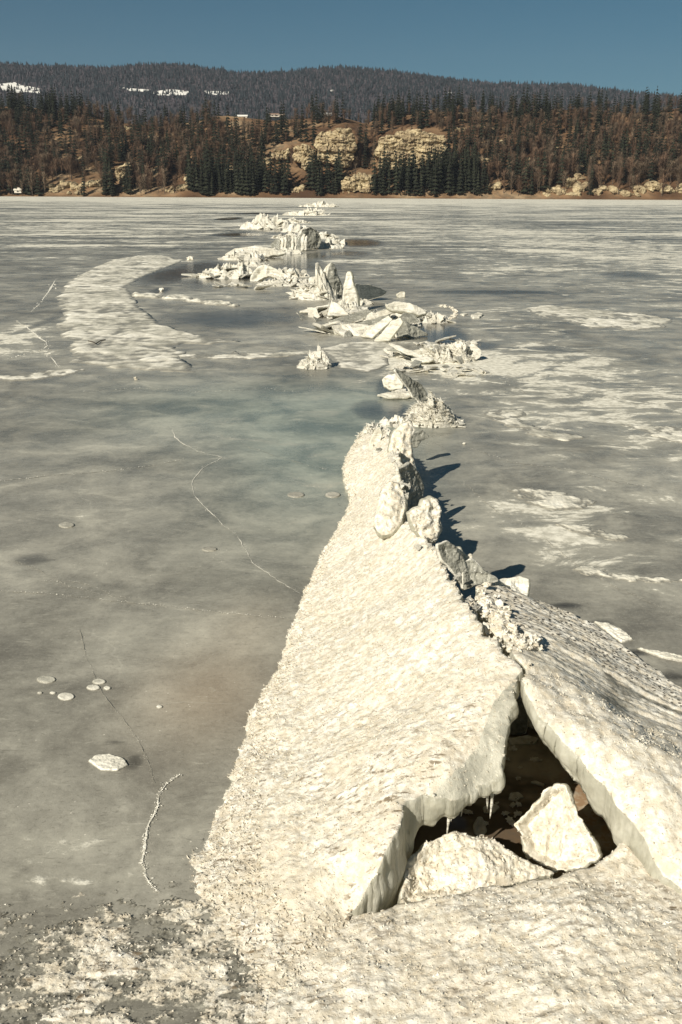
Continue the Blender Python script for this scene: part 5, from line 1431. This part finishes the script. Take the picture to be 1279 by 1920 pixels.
# buildings on the far shore ---------------------------------------------
def house(px, py, wpx, hpx, label, roofmat, name='farmhouse', cat='farmhouse', depth=9.0, off=0.0, Y=None):
    p = slope_point(px, py) if Y is None else atd(px, py, Y)
    if p is None: p = atd(px, py, SHORE + BD)
    s = scale_at(p); W_ = wpx * s; Hh = hpx * s; wh = Hh * .6
    root = empty(name, (p[0], p[1] + off, p[2] - .3)); tag(root, label, cat)
    x, d = W_ / 2, depth / 2
    V = [(-x, -d, 0), (x, -d, 0), (x, d, 0), (-x, d, 0), (-x, -d, wh), (x, -d, wh), (x, d, wh), (-x, d, wh), (-x, 0, Hh - .2), (x, 0, Hh - .2)]
    link('wall', new_mesh('wall', V, [(0, 1, 5, 4), (1, 2, 6, 9, 5), (2, 3, 7, 6), (3, 0, 4, 8, 7)], M_WALL, False), root)
    e = .5
    V = [(-x - e, -d - e, wh - .3), (x + e, -d - e, wh - .3), (x + e, 0, Hh), (-x - e, 0, Hh), (x + e, d + e, wh - .3), (-x - e, d + e, wh - .3)]
    V += [(a, b, c - .3) for a, b, c in V]
    link('roof', new_mesh('roof', V, [(0, 1, 2, 3), (3, 2, 4, 5), (7, 6, 9, 8), (8, 9, 11, 10), (0, 6, 7, 1), (5, 4, 10, 11), (1, 7, 8, 2), (2, 8, 10, 4), (3, 9, 6, 0), (5, 11, 9, 3)], roofmat, False), root)
    nwin = max(1, int(W_ / 4))
    for i in range(nwin):
        cx = -x + W_ * (i + .5) / nwin; a = min(.6, W_ / nwin * .25)
        link('window', new_mesh('window', [(cx - a, -d - .06, wh * .3), (cx + a, -d - .06, wh * .3), (cx + a, -d - .06, wh * .75), (cx - a, -d - .06, wh * .75), (cx - a, -d + .1, wh * .3), (cx + a, -d + .1, wh * .3), (cx + a, -d + .1, wh * .75), (cx - a, -d + .1, wh * .75)],
                                [(0, 1, 2, 3), (0, 4, 5, 1), (3, 2, 6, 7), (0, 3, 7, 4), (1, 5, 6, 2)], M_DARK, False), root)
house(37, 361, 13, 10, 'tiny white hut at the waterline on the left shore', M_WALL, 'hut', 'hut', 5, -2)
YT = SHORE + BD + 6
house(455, 221, 18, 6, 'white low farmhouse on the bluff, leftmost of the three roofs', M_SNOWROOF, Y=YT)
house(520, 219, 26, 7, 'long brown roofed farmhouse on the bluff between the other two', M_ROOF, Y=YT)
house(612, 217, 18, 6, 'white roofed farmhouse on the bluff above the left cliff', M_SNOWROOF, Y=YT)
for o in bpy.data.objects:
    if '_n' in o.keys(): del o['_n']

# ------------------------------------------------------------------ air
def haze():
    x0, x1, y0, y1, z0, z1 = -4000, 4000, -200, 4200, -1.2, 520
    V = [(x, y, z) for z in (z0, z1) for y in (y0, y1) for x in (x0, x1)]
    me = new_mesh('haze', V, [(0, 2, 3, 1), (4, 5, 7, 6), (0, 1, 5, 4), (2, 6, 7, 3), (0, 4, 6, 2), (1, 3, 7, 5)], [], False)
    mm = bpy.data.materials.new('thin_haze'); mm.use_nodes = True; t = mm.node_tree; t.nodes.clear()
    o_ = t.nodes.new('ShaderNodeOutputMaterial'); v = t.nodes.new('ShaderNodeVolumePrincipled')
    v.inputs['Color'].default_value = (.75, .82, .95, 1); v.inputs['Density'].default_value = .00006; v.inputs['Anisotropy'].default_value = .2
    t.links.new(v.outputs[0], o_.inputs['Volume']); me.materials.append(mm)
    tag(link('haze', me), kind='stuff')
haze()
